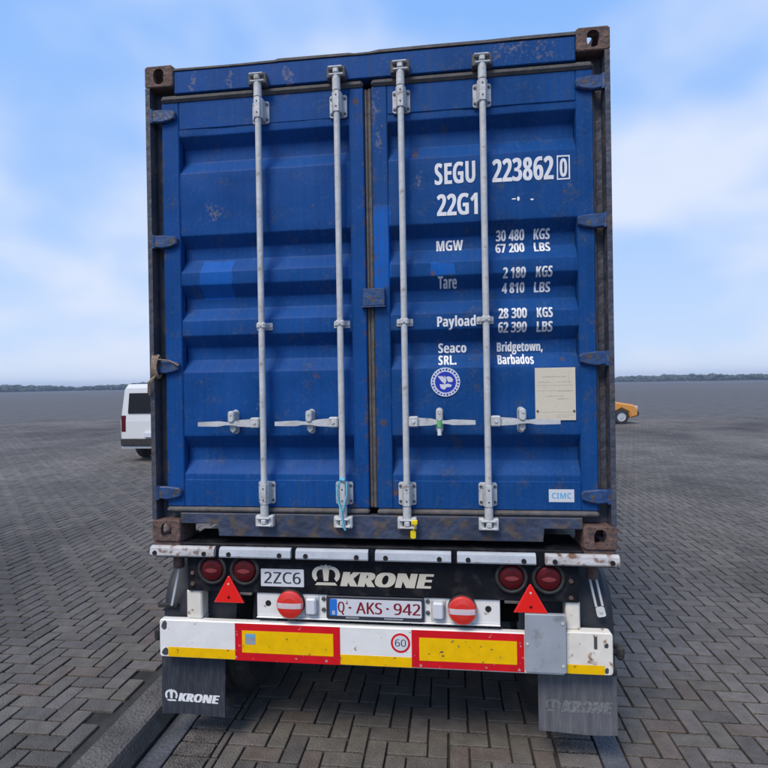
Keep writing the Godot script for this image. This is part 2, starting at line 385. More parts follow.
# printed text, fitted into a rectangle; it follows the pressed door sheet where follow is set
func text(parent: Node3D, called: String, s: String, x0: float, x1: float, y0: float, y1: float, m: Material, z := 0.0, follow := false, bold := true, shear := 0.0, fat := 0.0, flap := 0.0) -> MeshInstance3D:
	var tm := TextMesh.new()
	tm.font = sysfont(bold); tm.text = s; tm.font_size = 64; tm.pixel_size = 0.01; tm.depth = 0.0; tm.curve_step = 1.0
	var ar := tm.get_mesh_arrays()
	var vs: PackedVector3Array = ar[Mesh.ARRAY_VERTEX]
	var idx: PackedInt32Array = ar[Mesh.ARRAY_INDEX] if ar[Mesh.ARRAY_INDEX] != null else PackedInt32Array()
	if idx.is_empty():
		for i in vs.size(): idx.append(i)
	var lo := Vector2(1e9, 1e9); var hi := Vector2(-1e9, -1e9)
	for v in vs:
		lo = lo.min(Vector2(v.x, v.y)); hi = hi.max(Vector2(v.x, v.y))
	var sx := (x1 - x0 - 2.0 * fat - absf(shear) * (y1 - y0)) / (hi.x - lo.x); var sy := (y1 - y0) / (hi.y - lo.y)
	var st := st_new()
	var cuts := []
	if follow:
		for q in door_prof: cuts.append(q.x)
	var shifts := [0.0] if fat == 0.0 else [-1.0, -0.5, 0.0, 0.5, 1.0]
	for q in idx.size() * shifts.size() / 3:
		var t := (q * 3) % idx.size(); var turn_no := q * 3 / idx.size()
		var slip: float = shifts[turn_no] * fat; var lift := turn_no * 0.00012
		var poly := PackedVector2Array()
		for k in 3:
			var v := vs[idx[t + k]]
			var y := y0 + (v.y - lo.y) * sy
			poly.append(Vector2(x0 + fat + (v.x - lo.x) * sx + shear * (y - y0) + slip, y))
		var pieces := [poly]
		if follow: pieces = slice_bands(poly, cuts)
		for p in pieces:
			for i in range(1, p.size() - 1):
				var tr := [p[0], p[i], p[i + 1]]
				var w := []
				for e in tr: w.append(Vector3(e.x, e.y, (door_z(e.x, e.y) + 0.0016 + lift) if follow else (flap_z(flap, e.x, e.y) + 0.0012 + lift if flap != 0.0 else z + lift)))
				var n: Vector3 = (w[1] - w[0]).cross(w[2] - w[0])
				if n.length() < 1e-12: continue
				n = n.normalized() * (1.0 if n.z > 0 else -1.0)
				tri(st, w[0], w[1], w[2], n, n, n)
	return part(parent, called, st, m)

func slice_bands(poly: PackedVector2Array, cuts: Array) -> Array:
	var lo := INF; var hi := -INF
	for p in poly: lo = minf(lo, p.y); hi = maxf(hi, p.y)
	var out := []; var rest := poly
	for c in cuts:                     # from the top down
		if c >= hi or c <= lo: continue
		var up := PackedVector2Array(); var dn := PackedVector2Array()
		for i in rest.size():
			var a := rest[i]; var b := rest[(i + 1) % rest.size()]
			if a.y >= c: up.append(a)
			if a.y <= c: dn.append(a)
			if (a.y > c and b.y < c) or (a.y < c and b.y > c):
				var q := a.lerp(b, (c - a.y) / (b.y - a.y)); up.append(q); dn.append(q)
		if up.size() > 2: out.append(up)
		rest = dn
		if rest.size() < 3: break
	if rest.size() > 2: out.append(rest)
	return out

func flat_on_door(st: SurfaceTool, poly: PackedVector2Array) -> void:     # a print that follows the sheet
	var cuts := []
	for q in door_prof: cuts.append(q.x)
	var idx := Geometry2D.triangulate_polygon(poly)
	for t in range(0, idx.size(), 3):
		var tp := PackedVector2Array([poly[idx[t]], poly[idx[t + 1]], poly[idx[t + 2]]])
		for p in slice_bands(tp, cuts):
			for i in range(1, p.size() - 1):
				var a: Vector2 = p[0]; var b: Vector2 = p[i]; var c: Vector2 = p[i + 1]
				var n := Vector3.BACK
				tri(st, Vector3(a.x, a.y, door_z(a.x, a.y) + 0.0016), Vector3(b.x, b.y, door_z(b.x, b.y) + 0.0016), Vector3(c.x, c.y, door_z(c.x, c.y) + 0.0016), n, n, n)

# ------------------------------------------------------------------ the pressed door sheet
func make_door_profile() -> void:
	var zo := -0.036; var zi := -0.092
	var raw := [Vector2(3.405, zo)]
	for r in [[3.363, 3.313, 3.238, 3.163], [2.821, 2.760, 2.694, 2.620], [2.550, 2.484, 2.422, 2.355], [2.273, 2.209, 2.140, 2.072], [1.724, 1.655, 1.586, 1.517]]:
		raw.append(Vector2(r[0], zo)); raw.append(Vector2(r[1], zi)); raw.append(Vector2(r[2], zi)); raw.append(Vector2(r[3], zo))
	raw.append(Vector2(1.480, zo))
	door_prof = [raw[0]]
	for i in range(1, raw.size() - 1):
		var p: Vector2 = raw[i]; var a: Vector2 = raw[i - 1]; var b: Vector2 = raw[i + 1]
		var s := p + (a - p).normalized() * 0.006; var e := p + (b - p).normalized() * 0.006
		for t in [0.0, 0.33, 0.67, 1.0]:
			door_prof.append(s.lerp(p, t).lerp(p.lerp(e, t), t))
	door_prof.append(raw[-1])
	dents.seed = 8; dents.frequency = 3.2; dents.fractal_octaves = 2

func prof_z(y: float) -> float:
	for i in door_prof.size() - 1:
		var a: Vector2 = door_prof[i]; var b: Vector2 = door_prof[i + 1]
		if y <= a.x and y >= b.x: return lerpf(a.y, b.y, (a.x - y) / maxf(a.x - b.x, 1e-6))
	return door_prof[0].y

func door_z(x: float, y: float) -> float:
	return prof_z(y) + dents.get_noise_2d(x, y) * 0.0045

func door_sheet(x0: float, x1: float) -> SurfaceTool:
	var st := st_new()
	var ys := []
	for i in door_prof.size() - 1:
		var a: float = door_prof[i].x; var b: float = door_prof[i + 1].x
		var n := maxi(1, int(ceil((a - b) / 0.05)))
		for k in n: ys.append(lerpf(a, b, float(k) / n))
	ys.append(door_prof[-1].x)
	var nx := 22
	var pos := []; var nor := []
	for j in ys.size():
		for i in nx + 1:
			var x := lerpf(x0, x1, float(i) / nx); var y: float = ys[j]
			pos.append(Vector3(x, y, door_z(x, y)))
			var gy := (prof_z(minf(y + 0.002, 3.405)) - prof_z(maxf(y - 0.002, 1.48))) / 0.004 + (dents.get_noise_2d(x, y + 0.01) - dents.get_noise_2d(x, y - 0.01)) * 0.0045 / 0.02
			var gx := (dents.get_noise_2d(x + 0.01, y) - dents.get_noise_2d(x - 0.01, y)) * 0.0045 / 0.02
			nor.append(Vector3(-gx, -gy, 1).normalized())
	for j in ys.size() - 1:
		for i in nx:
			var a := j * (nx + 1) + i
			quad4(st, pos[a], pos[a + 1], pos[a + nx + 2], pos[a + nx + 1], nor[a], nor[a + 1], nor[a + nx + 2], nor[a + nx + 1])
	return st

# ------------------------------------------------------------------ the container
func casting(parent: Node3D, sx: float, y0: float, z0: float, zdir: float, up: bool) -> void:
	# outer corner at x = sx * 1.219, from y0 upwards 0.118, from the end plane z0 inwards 0.178
	var st := st_new()
	var cx := sx * 1.138; var cy := y0 + 0.059
	var t := 0.028
	holed(st, Vector3(cx, cy, z0), Vector3.RIGHT, Vector3.UP, 0.081, 0.059, 0.030, 0.042, t, Vector3(0, 0, zdir), 0.005)
	var zc := z0 - zdir * (t + 0.075); var hl := 0.075
	holed(st, Vector3(sx * 1.219, cy, zc), Vector3.BACK, Vector3.UP, hl, 0.059, 0.05, 0.036, t, Vector3(sx, 0, 0), 0.004)
	var tv := Vector3.UP if up else Vector3.DOWN
	holed(st, Vector3(sx * 1.1235, cy + tv.y * 0.059, zc), Vector3.RIGHT, Vector3.BACK, 0.0665, hl, 0.032, 0.06, t, tv, 0.003)
	var xi := sx * 1.057
	box(st, Vector3(minf(xi, xi + sx * 0.02), y0 + (0.0 if up else t), minf(zc - hl, zc + hl)), Vector3(maxf(xi, xi + sx * 0.02), y0 + 0.118 - (t if up else 0.0), maxf(zc - hl, zc + hl)), 0.002)
	var yb := y0 if up else y0 + 0.098
	box(st, Vector3(minf(sx * 1.0775, sx * 1.190), yb, minf(zc - hl, zc + hl)), Vector3(maxf(sx * 1.0775, sx * 1.190), yb + 0.02, maxf(zc - hl, zc + hl)), 0.002)
	var ze := z0 - zdir * 0.1785
	box(st, Vector3(minf(xi, sx * 1.219), y0, minf(ze, ze - zdir * 0.006)), Vector3(maxf(xi, sx * 1.219), y0 + 0.118, maxf(ze, ze - zdir * 0.006)), 0.001)
	part(parent, "corner_casting", st, M.rust)

func hinge(parent: Node3D, sx: float, y: float) -> void:
	var st := st_new()
	var p := PackedVector2Array()
	for q in [[1.190, -0.032], [1.190, 0.034], [1.135, 0.034], [1.062, 0.026], [1.052, 0.012], [1.056, -0.018], [1.085, -0.030], [1.135, -0.038]]:
		p.append(Vector2(sx * q[0], y + q[1]))
	prism(st, p, -0.0295, -0.006, 0.006)
	tube(st, [Vector3(sx * 1.188, y - 0.037, -0.013), Vector3(sx * 1.188, y + 0.037, -0.013)], 0.0125, 12)
	part(parent, "hinge", st, M.blue_worn)

func hex_bolt(st: SurfaceTool, p: Vector3, r := 0.008, h := 0.006) -> void:
	lathe(st, [Vector2(r, 0), Vector2(r, h * 0.7), Vector2(r * 0.8, h), Vector2(0, h)], p, Vector3.BACK, 6)

func locking_bar(parent: Node3D, x: float, dir: float, cord := false) -> void:
	var zc := 0.022
	var st := st_new()
	tube(st, [Vector3(x, 1.262, zc), Vector3(x + 0.0006, 2.1, zc + 0.001), Vector3(x, 3.63, zc)], 0.0165, 16)
	var bar := part(parent, "locking_bar", st, M.galv)
	for e in [[3.397, 3.516, 1.0], [1.362, 1.481, -1.0]]:
		st = st_new()
		prism(st, rect(x - 0.046, x + 0.046, e[0], e[1], 0.012), -0.0305, -0.0215, 0.002)
		prism(st, PackedVector2Array([Vector2(-0.028, -0.022), Vector2(0.028, -0.022), Vector2(0.025, 0.020), Vector2(0.014, 0.042), Vector2(-0.014, 0.042), Vector2(-0.025, 0.020)]), e[0] + 0.006, e[1] - 0.006, 0.002, Transform3D(Basis(Vector3.RIGHT, Vector3.BACK, Vector3.DOWN), Vector3(x, e[0] + e[1], 0)))
		part(bar, "bracket", st, M.galv)
		for bx in [-0.036, 0.036]:
			for by in [e[0] + 0.02, e[1] - 0.02]: st = st_new(); hex_bolt(st, Vector3(x + bx, by, -0.0215), 0.0075, 0.006); part(bar, "bolt", st, M.bolt)
		for by in [e[0] + 0.032, e[1] - 0.028]: st = st_new(); hex_bolt(st, Vector3(x, by, 0.042), 0.0045, 0.003); part(bar, "rivet", st, M.bolt)
		# cam end: sleeve, head and two fingers that bite on the keeper
		st = st_new()
		var yk: float = 3.612 if e[2] > 0 else 1.278
		var ya: float = e[1] if e[2] > 0 else e[0]
		tube(st, [Vector3(x, ya, zc), Vector3(x, yk - e[2] * 0.012, zc)], 0.0215, 14)
		box(st, Vector3(x - 0.040, yk + 0.014, 0.004), Vector3(x + 0.034, yk + 0.024, 0.046), 0.003)
		box(st, Vector3(x - 0.036, yk - 0.024, 0.002), Vector3(x + 0.040, yk - 0.014, 0.044), 0.003)
		box(st, Vector3(x - 0.014, yk - 0.0135, 0.006), Vector3(x + 0.014, yk + 0.0135, 0.047), 0.005)
		part(bar, "cam", st, M.galv)
		st = st_new()
		var zb := -0.0125 if e[2] > 0 else -0.0055
		prism(st, rect(x + 0.020, x + 0.048, yk - 0.030, yk + 0.030, 0.006), zb, 0.030, 0.004)
		part(bar, "keeper", st, M.galv if e[2] < 0 else M.gasket); st = st_new()
		prism(st, rect(x - 0.050, x - 0.022, yk - 0.030, yk + 0.030, 0.006), zb, 0.026, 0.004)
		part(bar, "keeper", st, M.galv if e[2] < 0 else M.gasket)
	# guide half way up
	st = st_new()
	prism(st, rect(x - 0.043, x + 0.043, 2.291, 2.330, 0.006), -0.038, -0.029, 0.002)
	box(st, Vector3(x - 0.024, 2.293, -0.028), Vector3(x + 0.024, 2.328, 0.0415), 0.008)
	hex_bolt(st, Vector3(x - 0.034, 2.31, -0.029)); hex_bolt(st, Vector3(x + 0.034, 2.31, -0.029)); hex_bolt(st, Vector3(x, 2.31, 0.0415), 0.006, 0.004)
	part(bar, "guide", st, M.galv)
	# handle: hub on the bar, a twisted tapering lever
	st = st_new()
	var hx := x + dir * 0.041
	box(st, Vector3(hx - 0.024, 1.772, 0.000), Vector3(hx + 0.024, 1.826, 0.046), 0.006)
	hex_bolt(st, Vector3(hx, 1.798, 0.046), 0.009, 0.005)
	var sec := [[0.062, 0.021, 0.006, 0.024], [0.13, 0.017, 0.006, 0.022], [0.165, 0.009, 0.008, 0.024], [0.205, 0.008, 0.009, 0.026], [0.24, 0.014, 0.007, 0.030], [0.30, 0.0125, 0.007, 0.034], [0.352, 0.0105, 0.007, 0.036]]
	for i in sec.size() - 1:
		var a: Array = sec[i]; var b: Array = sec[i + 1]
		var pa := []; var pb := []
		for q in [[1, 1], [-1, 1], [-1, -1], [1, -1]]:
			pa.append(Vector3(x + dir * a[0], 1.797 - i * 0.0006 + q[0] * a[1], a[3] + q[1] * a[2]))
			pb.append(Vector3(x + dir * b[0], 1.797 - (i + 1) * 0.0006 + q[0] * b[1], b[3] + q[1] * b[2]))
		for k in 4:
			var l := (k + 1) % 4
			var n: Vector3 = [Vector3.BACK, Vector3.DOWN, Vector3.FORWARD, Vector3.UP][k]
			quad(st, pa[k], pa[l], pb[l], pb[k], n)
		if i == sec.size() - 2: quad(st, pb[0], pb[1], pb[2], pb[3], Vector3(dir, 0, 0))
		if i == 0: quad(st, pa[0], pa[1], pa[2], pa[3], Vector3(-dir, 0, 0))
	part(bar, "handle", st, M.galv)
	st = st_new()
	var rx := x + dir * 0.172
	prism(st, rect(rx - 0.0185, rx + 0.0185, 1.735, 1.866, 0.018, 6), -0.0405, -0.031, 0.002)
	prism(st, rect(rx - 0.0165, rx + 0.0165, 1.800, 1.862, 0.015, 6), -0.0305, 0.040, 0.005)
	prism(st, PackedVector2Array([Vector2(rx - 0.017, 1.786), Vector2(rx - 0.017, 1.758), Vector2(rx, 1.742), Vector2(rx + 0.017, 1.758), Vector2(rx + 0.017, 1.786)]), -0.0305, 0.012, 0.004)
	hex_bolt(st, Vector3(rx, 1.842, 0.040), 0.006, 0.004)
	part(bar, "handle_retainer", st, M.galv)
	if cord:
		st = st_new()
		tube(st, [Vector3(x - 0.012, 1.505, zc + 0.019), Vector3(x + 0.014, 1.500, zc + 0.019)], 0.010, 8)
		part(bar, "tape", st, M.cyan)

func door(parent: Node3D, left: bool) -> MeshInstance3D:
	# outer frame of box section; the sheet lies inside it
	var a := -1.141 if left else 0.023; var b := -0.019 if left else 1.141
	var ia := -1.043 if left else 0.106; var ib := -0.098 if left else 1.058
	var st := st_new()
	box(st, Vector3(a, 1.339, -0.085), Vector3(ia, 3.552, -0.030), 0.005)
	box(st, Vector3(ib, 1.339, -0.085), Vector3(b, 3.552, -0.030), 0.005)
	box(st, Vector3(ia + 0.0005, 3.401, -0.085), Vector3(ib - 0.0005, 3.552, -0.0315), 0.004)
	box(st, Vector3(ia + 0.0005, 1.339, -0.085), Vector3(ib - 0.0005, 1.487, -0.0315), 0.004)
	var d := part(parent, "door", st, M.paint)
	part(d, "corrugated_sheet", door_sheet(ia + 0.0002, ib - 0.0002), M.paint)
	st = st_new()      # sealing bead round the leaf
	box(st, Vector3(a, 3.553, -0.07), Vector3(b, 3.589, -0.018), 0.012)
	box(st, Vector3(a, 1.310, -0.07), Vector3(b, 1.338, -0.014), 0.010)
	if left:
		box(st, Vector3(-0.0185, 1.339, -0.075), Vector3(0.0005, 3.552, -0.046), 0.006)
		box(st, Vector3(-1.160, 1.30, -0.079), Vector3(-1.1415, 3.60, -0.062), 0.006)
	else:
		box(st, Vector3(0.0015, 1.339, -0.075), Vector3(0.0225, 3.552, -0.042), 0.006)
		box(st, Vector3(1.1415, 1.30, -0.079), Vector3(1.160, 3.60, -0.062), 0.006)
	part(d, "gasket", st, M.gasket)
	return d

func placard_tex() -> ImageTexture:       # a printed plate, its lines too fine to read
	var w := 120; var h := 150
	var im := Image.create(w, h, false, Image.FORMAT_RGB8)
	var rng := RandomNumberGenerator.new(); rng.seed = 12
	im.fill(lin(0.64, 0.59, 0.47))
	for y in h:
		for x in w:
			var c := im.get_pixel(x, y); var k := 0.94 + 0.1 * rng.randf()
			im.set_pixel(x, y, Color(c.r * k, c.g * k, c.b * k))
	var ink := lin(0.30, 0.26, 0.21)
	for l in [[25, 24, 92, 2], [40, 10, 48, 2], [40, 66, 108, 2], [50, 6, 112, 1], [58, 26, 34, 1], [65, 4, 114, 1], [67, 66, 108, 1], [80, 30, 84, 2], [88, 62, 100, 2], [126, 4, 114, 1], [134, 60, 112, 1], [140, 60, 100, 1]]:
		for x in range(l[1], l[2]):
			if l[3] == 2 and rng.randf() < 0.3: continue
			for k in l[3]: im.set_pixel(x, l[0] + k, ink.lerp(Color(0.75, 0.73, 0.68), rng.randf() * 0.5))
	for y in range(10, 124):
		im.set_pixel(100, mini(y, 46), ink.lerp(Color(0.75, 0.73, 0.68), 0.6))
	return ImageTexture.create_from_image(im)

func build_container() -> void:
	var c := thing("shipping_container", "dark blue steel shipping container with closed double doors loaded on the trailer", "container", Vector3(0, 1.153, -3.03))
	for sx in [-1.0, 1.0]:
		casting(c, sx, 1.153, 0.0, 1.0, false); casting(c, sx, 3.626, 0.0, 1.0, true)
		casting(c, sx, 1.153, -6.058, -1.0, false); casting(c, sx, 3.626, -6.058, -1.0, true)
		for ends in [[0.0, 1.0], [-6.058, -1.0]]:
			var st := st_new()
			var z0: float = ends[0]; var zd: float = ends[1]
			var p := PackedVector2Array()
			for q in [[1.217, 0.002], [1.192, 0.002], [1.192, 0.078], [1.075, 0.080], [1.075, 0.150], [1.217, 0.150]]:
				p.append(Vector2(sx * q[0], q[1]))
			# outline in plan (x, depth) drawn out from bottom to top
			prism(st, p, -3.6255, -1.2715, 0.0, Transform3D(Basis(Vector3.RIGHT, Vector3(0, 0, -zd), Vector3(0, -1, 0)), Vector3(0, 0, z0)))
			part(c, "corner_post", st, M.post)
		for y in [3.475, 2.790, 2.105, 1.417]: hinge(c, sx, y)
	# header with the edge of the roof above it, uneven from knocks
	var st := st_new()
	box(st, Vector3(-1.056, 3.590, -0.10), Vector3(1.056, 3.712, -0.012), 0.004)
	part(c, "door_header", st, M.paint)
	st = st_new()
	var xs := [-1.056, -0.75, -0.49, -0.47, -0.20, -0.09, -0.06, 0.02, 0.07, 0.35, 0.62, 0.80, 1.056]
	var yo := [0.001, -0.002, 0.000, 0.006, 0.004, 0.003, -0.002, -0.001, 0.006, 0.008, 0.006, 0.009, 0.008]
	for i in xs.size() - 1:
		var a := Vector3(xs[i], 3.7125 + yo[i] * 0.4, -0.007); var b := Vector3(xs[i + 1], 3.7125 + yo[i + 1] * 0.4, -0.007)
		var ah: Vector3 = Vector3.UP * (0.010 + yo[i] * 0.6); var bh: Vector3 = Vector3.UP * (0.010 + yo[i + 1] * 0.6); var dz := Vector3(0, 0, -0.09)
		quad(st, a, b, b + bh, a + ah, Vector3.BACK); quad(st, a + ah, b + bh, b + bh + dz, a + ah + dz, Vector3.UP); quad(st, a, b, b + dz, a + dz, Vector3.DOWN)
	part(c, "roof_edge", st, M.gasket)
	# sill, notched at both ends beside the castings
	st = st_new()
	var sp := PackedVector2Array()
	for q in [[-1.056, 1.252], [-0.846, 1.252], [-0.840, 1.186], [0.864, 1.186], [0.870, 1.252], [1.056, 1.252], [1.056, 1.309], [-1.056, 1.309]]: sp.append(Vector2(q[0], q[1]))
	prism(st, sp, -0.045, -0.005, 0.004)
	part(c, "door_sill", st, M.sill)
	var dl := door(c, true); var dr := door(c, false)
	# lap plate on the right leaf that holds the left one shut
	st = st_new()
	prism(st, rect(-0.036, 0.082, 2.400, 2.492, 0.006), -0.0295, -0.004, 0.004)
	box(st, Vector3(-0.042, 2.392, -0.0295), Vector3(0.086, 2.3995, 0.004), 0.002)
	part(dr, "lap_plate", st, M.blue_worn)
	for e in [[-0.573, -1.0], [-0.151, -1.0], [0.182, 1.0], [0.594, 1.0]]: locking_bar(c, e[0], e[1], e[0] == -0.151)
	# stencilled markings
	var W: Material = M.letter
	for t in [["SEGU", 0.348, 0.556, 3.019, 3.131], ["223862", 0.641, 0.946, 3.014, 3.132], ["0", 0.976, 1.012, 3.024, 3.116], ["22G1", 0.357, 0.566, 2.858, 2.970],
			["MGW", 0.350, 0.490, 2.689, 2.744], ["30 480", 0.659, 0.804, 2.727, 2.780], ["67 200", 0.656, 0.803, 2.661, 2.714], ["KGS", 0.851, 0.932, 2.727, 2.779], ["LBS", 0.851, 0.932, 2.660, 2.712],
			["Tare", 0.357, 0.454, 2.488, 2.546], ["2 180", 0.688, 0.802, 2.526, 2.579], ["4 810", 0.686, 0.801, 2.455, 2.507], ["KGS", 0.853, 0.934, 2.525, 2.578], ["LBS", 0.849, 0.930, 2.454, 2.505],
			["Payload", 0.349, 0.547, 2.267, 2.341], ["28 300", 0.662, 0.804, 2.318, 2.372], ["62 390", 0.659, 0.803, 2.247, 2.300], ["KGS", 0.853, 0.932, 2.318, 2.371], ["LBS", 0.852, 0.931, 2.246, 2.299],
			["Seaco", 0.352, 0.499, 2.151, 2.203], ["SRL.", 0.352, 0.446, 2.087, 2.138], ["Bridgetown,", 0.656, 0.889, 2.136, 2.203], ["Barbados", 0.656, 0.838, 2.083, 2.137]]:
		text(dr, "lettering", t[0], t[1], t[2], t[3], t[4], W, 0.0, true, true, 0.0, 0.0018 if t[4] - t[3] > 0.1 else 0.001)
	st = st_new()
	for r in [[0.962, 1.026, 3.124, 3.131], [0.962, 1.026, 3.010, 3.017], [0.962, 0.968, 3.017, 3.124], [1.020, 1.026, 3.017, 3.124]]: flat_on_door(st, rect(r[0], r[1], r[2], r[3]))
	part(dr, "digit_frame", st, W)
	for r in [[0.748, 2.925, 0.012, 0.004], [0.770, 2.925, 0.007, 0.012], [0.838, 2.918, 0.009, 0.005]]:
		st = st_new(); flat_on_door(st, disc(r[0], r[1], r[2], r[3], 7)); part(dr, "paint_scratch", st, W)
	# round emblem: white ring, blue disc, a pale winged shape
	st = st_new(); prism(st, disc(0.387, 1.998, 0.0755, 0.0755, 36), -0.036, -0.0305, 0.0005)
	var em := part(dr, "emblem", st, M.board_white)
	st = st_new(); prism(st, disc(0.387, 1.998, 0.054, 0.054, 36), -0.0304, -0.0295, 0.0)
	for k in 26:
		var an := TAU * k / 26.0 + 0.1
		var rr := 0.0655
		var q := PackedVector2Array()
		for o in [Vector2(-0.0045, -0.004), Vector2(0.0035, -0.004), Vector2(0.0045, 0.004), Vector2(-0.003, 0.004)]: q.append(Vector2(0.387, 1.998) + Vector2(0, rr).rotated(-an) + o.rotated(-an) * (1.0 if k % 3 else 1.25))
		prism(st, q, -0.0304, -0.0297, 0.0)
	part(em, "print", st, M.badge_blue)
	st = st_new()
	for q in [[[-0.040, 0.032], [-0.012, 0.030], [0.004, 0.004], [-0.002, -0.012], [-0.020, 0.004]], [[0.004, 0.026], [0.016, 0.030], [0.030, 0.024], [0.040, 0.012], [0.034, 0.000], [0.014, 0.000]], [[-0.030, -0.010], [-0.008, -0.012], [0.014, -0.008], [0.034, -0.016], [0.026, -0.026], [0.006, -0.026], [-0.006, -0.040], [-0.024, -0.032]], [[-0.006, 0.034], [0.002, 0.026], [0.006, 0.004], [-0.002, 0.004]]]:
		var p := PackedVector2Array()
		for v in q: p.append(Vector2(0.387 + v[0], 1.998 + v[1]))
		prism(st, p, -0.0294, -0.0286, 0.0)
	part(em, "winged_shape", st, M.board_white)
	# data plate with its rivets, maker's sticker
	st = st_new()
	prism(st, rect(0.838, 1.036, 1.796, 2.062), -0.036, -0.0275, 0.001)
	var pm := StandardMaterial3D.new(); pm.albedo_texture = placard_tex(); pm.roughness = 0.5
	pm.uv1_scale = Vector3(2.44 / 0.198, 2.6 / 0.266, 1); pm.uv1_offset = Vector3(-(0.838 + 1.22) / 0.198, -(3.75 - 2.062) / 0.266, 0)
	var dp := part(dr, "data_plate", st, pm)
	for q in [[0.848, 1.844], [1.027, 1.843]]: st = st_new(); hex_bolt(st, Vector3(q[0], q[1], -0.0275), 0.006, 0.004); part(dp, "rivet", st, M.bolt)
	st = st_new(); prism(st, rect(0.898, 1.022, 1.383, 1.447), -0.0318, -0.0302, 0.0005)
	var sk := part(dr, "sticker", st, M.board_white)
	text(sk, "lettering", "CIMC", 0.912, 1.008, 1.401, 1.430, M.sticker_blue, -0.0296)
	# shell: corrugated side walls, roof, floor, front wall
	for sx in [-1.0, 1.0]:
		st = st_new()
		var z := -0.151
		while z > -5.9:
			var pts := [Vector2(z, 1.205), Vector2(z - 0.07, 1.205), Vector2(z - 0.138, 1.169), Vector2(z - 0.208, 1.169), Vector2(z - 0.276, 1.205)]
			for i in 4:
				var a: Vector2 = pts[i]; var b: Vector2 = pts[i + 1]
				var e := b - a
				var n := Vector3(sx * absf(e.x), 0, -e.y * -1.0 * sx * sx).normalized()
				n = Vector3(sx * -e.x, 0, e.y).normalized() if true else n
				quad(st, Vector3(sx * a.y, 1.31, a.x), Vector3(sx * b.y, 1.31, b.x), Vector3(sx * b.y, 3.66, b.x), Vector3(sx * a.y, 3.66, a.x), n)
			z -= 0.276
		part(c, "side_wall", st, M.blue_side)
		st = st_new(); box(st, Vector3(minf(sx * 1.10, sx * 1.215), 3.661, -5.86), Vector3(maxf(sx * 1.10, sx * 1.215), 3.715, -0.186), 0.004)
		part(c, "top_rail", st, M.blue_side)
		st = st_new(); box(st, Vector3(minf(sx * 1.14, sx * 1.215), 1.165, -5.86), Vector3(maxf(sx * 1.14, sx * 1.215), 1.309, -0.186), 0.004)
		part(c, "bottom_rail", st, M.blue_side)
	st = st_new(); box(st, Vector3(-1.16, 3.695, -5.95), Vector3(1.16, 3.712, -0.102), 0.002); part(c, "roof", st, M.blue_side)
	st = st_new(); box(st, Vector3(-1.139, 1.280, -5.95), Vector3(1.139, 1.308, -0.153), 0.002); part(c, "floor", st, M.dark)
	st = st_new(); box(st, Vector3(-1.074, 1.272, -6.03), Vector3(1.074, 3.66, -5.96), 0.004); part(c, "front_wall", st, M.blue_side)
	for i in 9:
		st = st_new(); var z := -0.62 - i * 0.6
		box(st, Vector3(-1.139, 1.180, z - 0.045), Vector3(1.139, 1.279, z), 0.002); part(c, "cross_member", st, M.black)
	dl.set_meta("label", "left door leaf without lettering, one repainted brighter blue patch")
	dr.set_meta("label", "right door leaf with white stencilled markings and data plate")

# ------------------------------------------------------------------ the trailer
func crown(st: SurfaceTool, x0: float, y0: float, w: float, h: float, z: float) -> void:
	# base bar, two bowed arches and a wedge between them, in a unit square
	var shapes := [[[0.10, 0.0], [0.90, 0.0], [0.82, 0.13], [0.18, 0.13]], [[0.42, 0.20], [0.58, 0.20], [0.63, 0.88], [0.70, 0.96], [0.56, 0.92], [0.50, 1.0], [0.44, 0.92], [0.30, 0.96], [0.37, 0.88]]]
	for s in [-1.0, 1.0]:
		var q := []
		for i in 9:
			var t := lerpf(-0.95, 1.95, i / 8.0); q.append([0.5 + s * (0.20 + 0.30 * cos(t) ), 0.50 + 0.40 * sin(t)])
		for i in 9:
			var t := lerpf(1.75, -0.75, i / 8.0); q.append([0.5 + s * (0.17 + 0.17 * cos(t)), 0.50 + 0.25 * sin(t)])
		shapes.append(q)
	for q in shapes:
		var p := PackedVector2Array()
		for v in q: p.append(Vector2(x0 + v[0] * w, y0 + v[1] * h))
		prism(st, p, z, z + 0.001, 0.0)

func dome_z(prof: Array, q: float) -> float:       # height of a turned profile (radius falling) at radius q
	for i in prof.size() - 1:
		var a: Vector2 = prof[i]; var b: Vector2 = prof[i + 1]
		if q <= a.x and q >= b.x: return lerpf(a.y, b.y, (a.x - q) / maxf(a.x - b.x, 1e-6))
	return prof[0].y

func on_dome(st: SurfaceTool, o: Vector3, prof: Array, half: float, height: Callable, lift: float) -> void:
	var nx := 18; var ny := 4
	for i in nx:
		for j in ny:
			var f := func(u: int, v: int) -> Vector3:
				var x := lerpf(-half, half, float(u) / nx)
				var hh: float = height.call(x / half)
				var y := lerpf(-hh, hh, float(v) / ny)
				return o + Vector3(x, y, dome_z(prof, Vector2(x, y).length()) + lift)
			var a: Vector3 = f.call(i, j); var b: Vector3 = f.call(i + 1, j); var c: Vector3 = f.call(i + 1, j + 1); var d: Vector3 = f.call(i, j + 1)
			var n := (b - a).cross(c - a)
			if n.length() < 1e-12: n = (c - a).cross(d - a)
			n = n.normalized() * (1.0 if n.z > 0.0 else -1.0)
			quad(st, a, b, c, d, n)

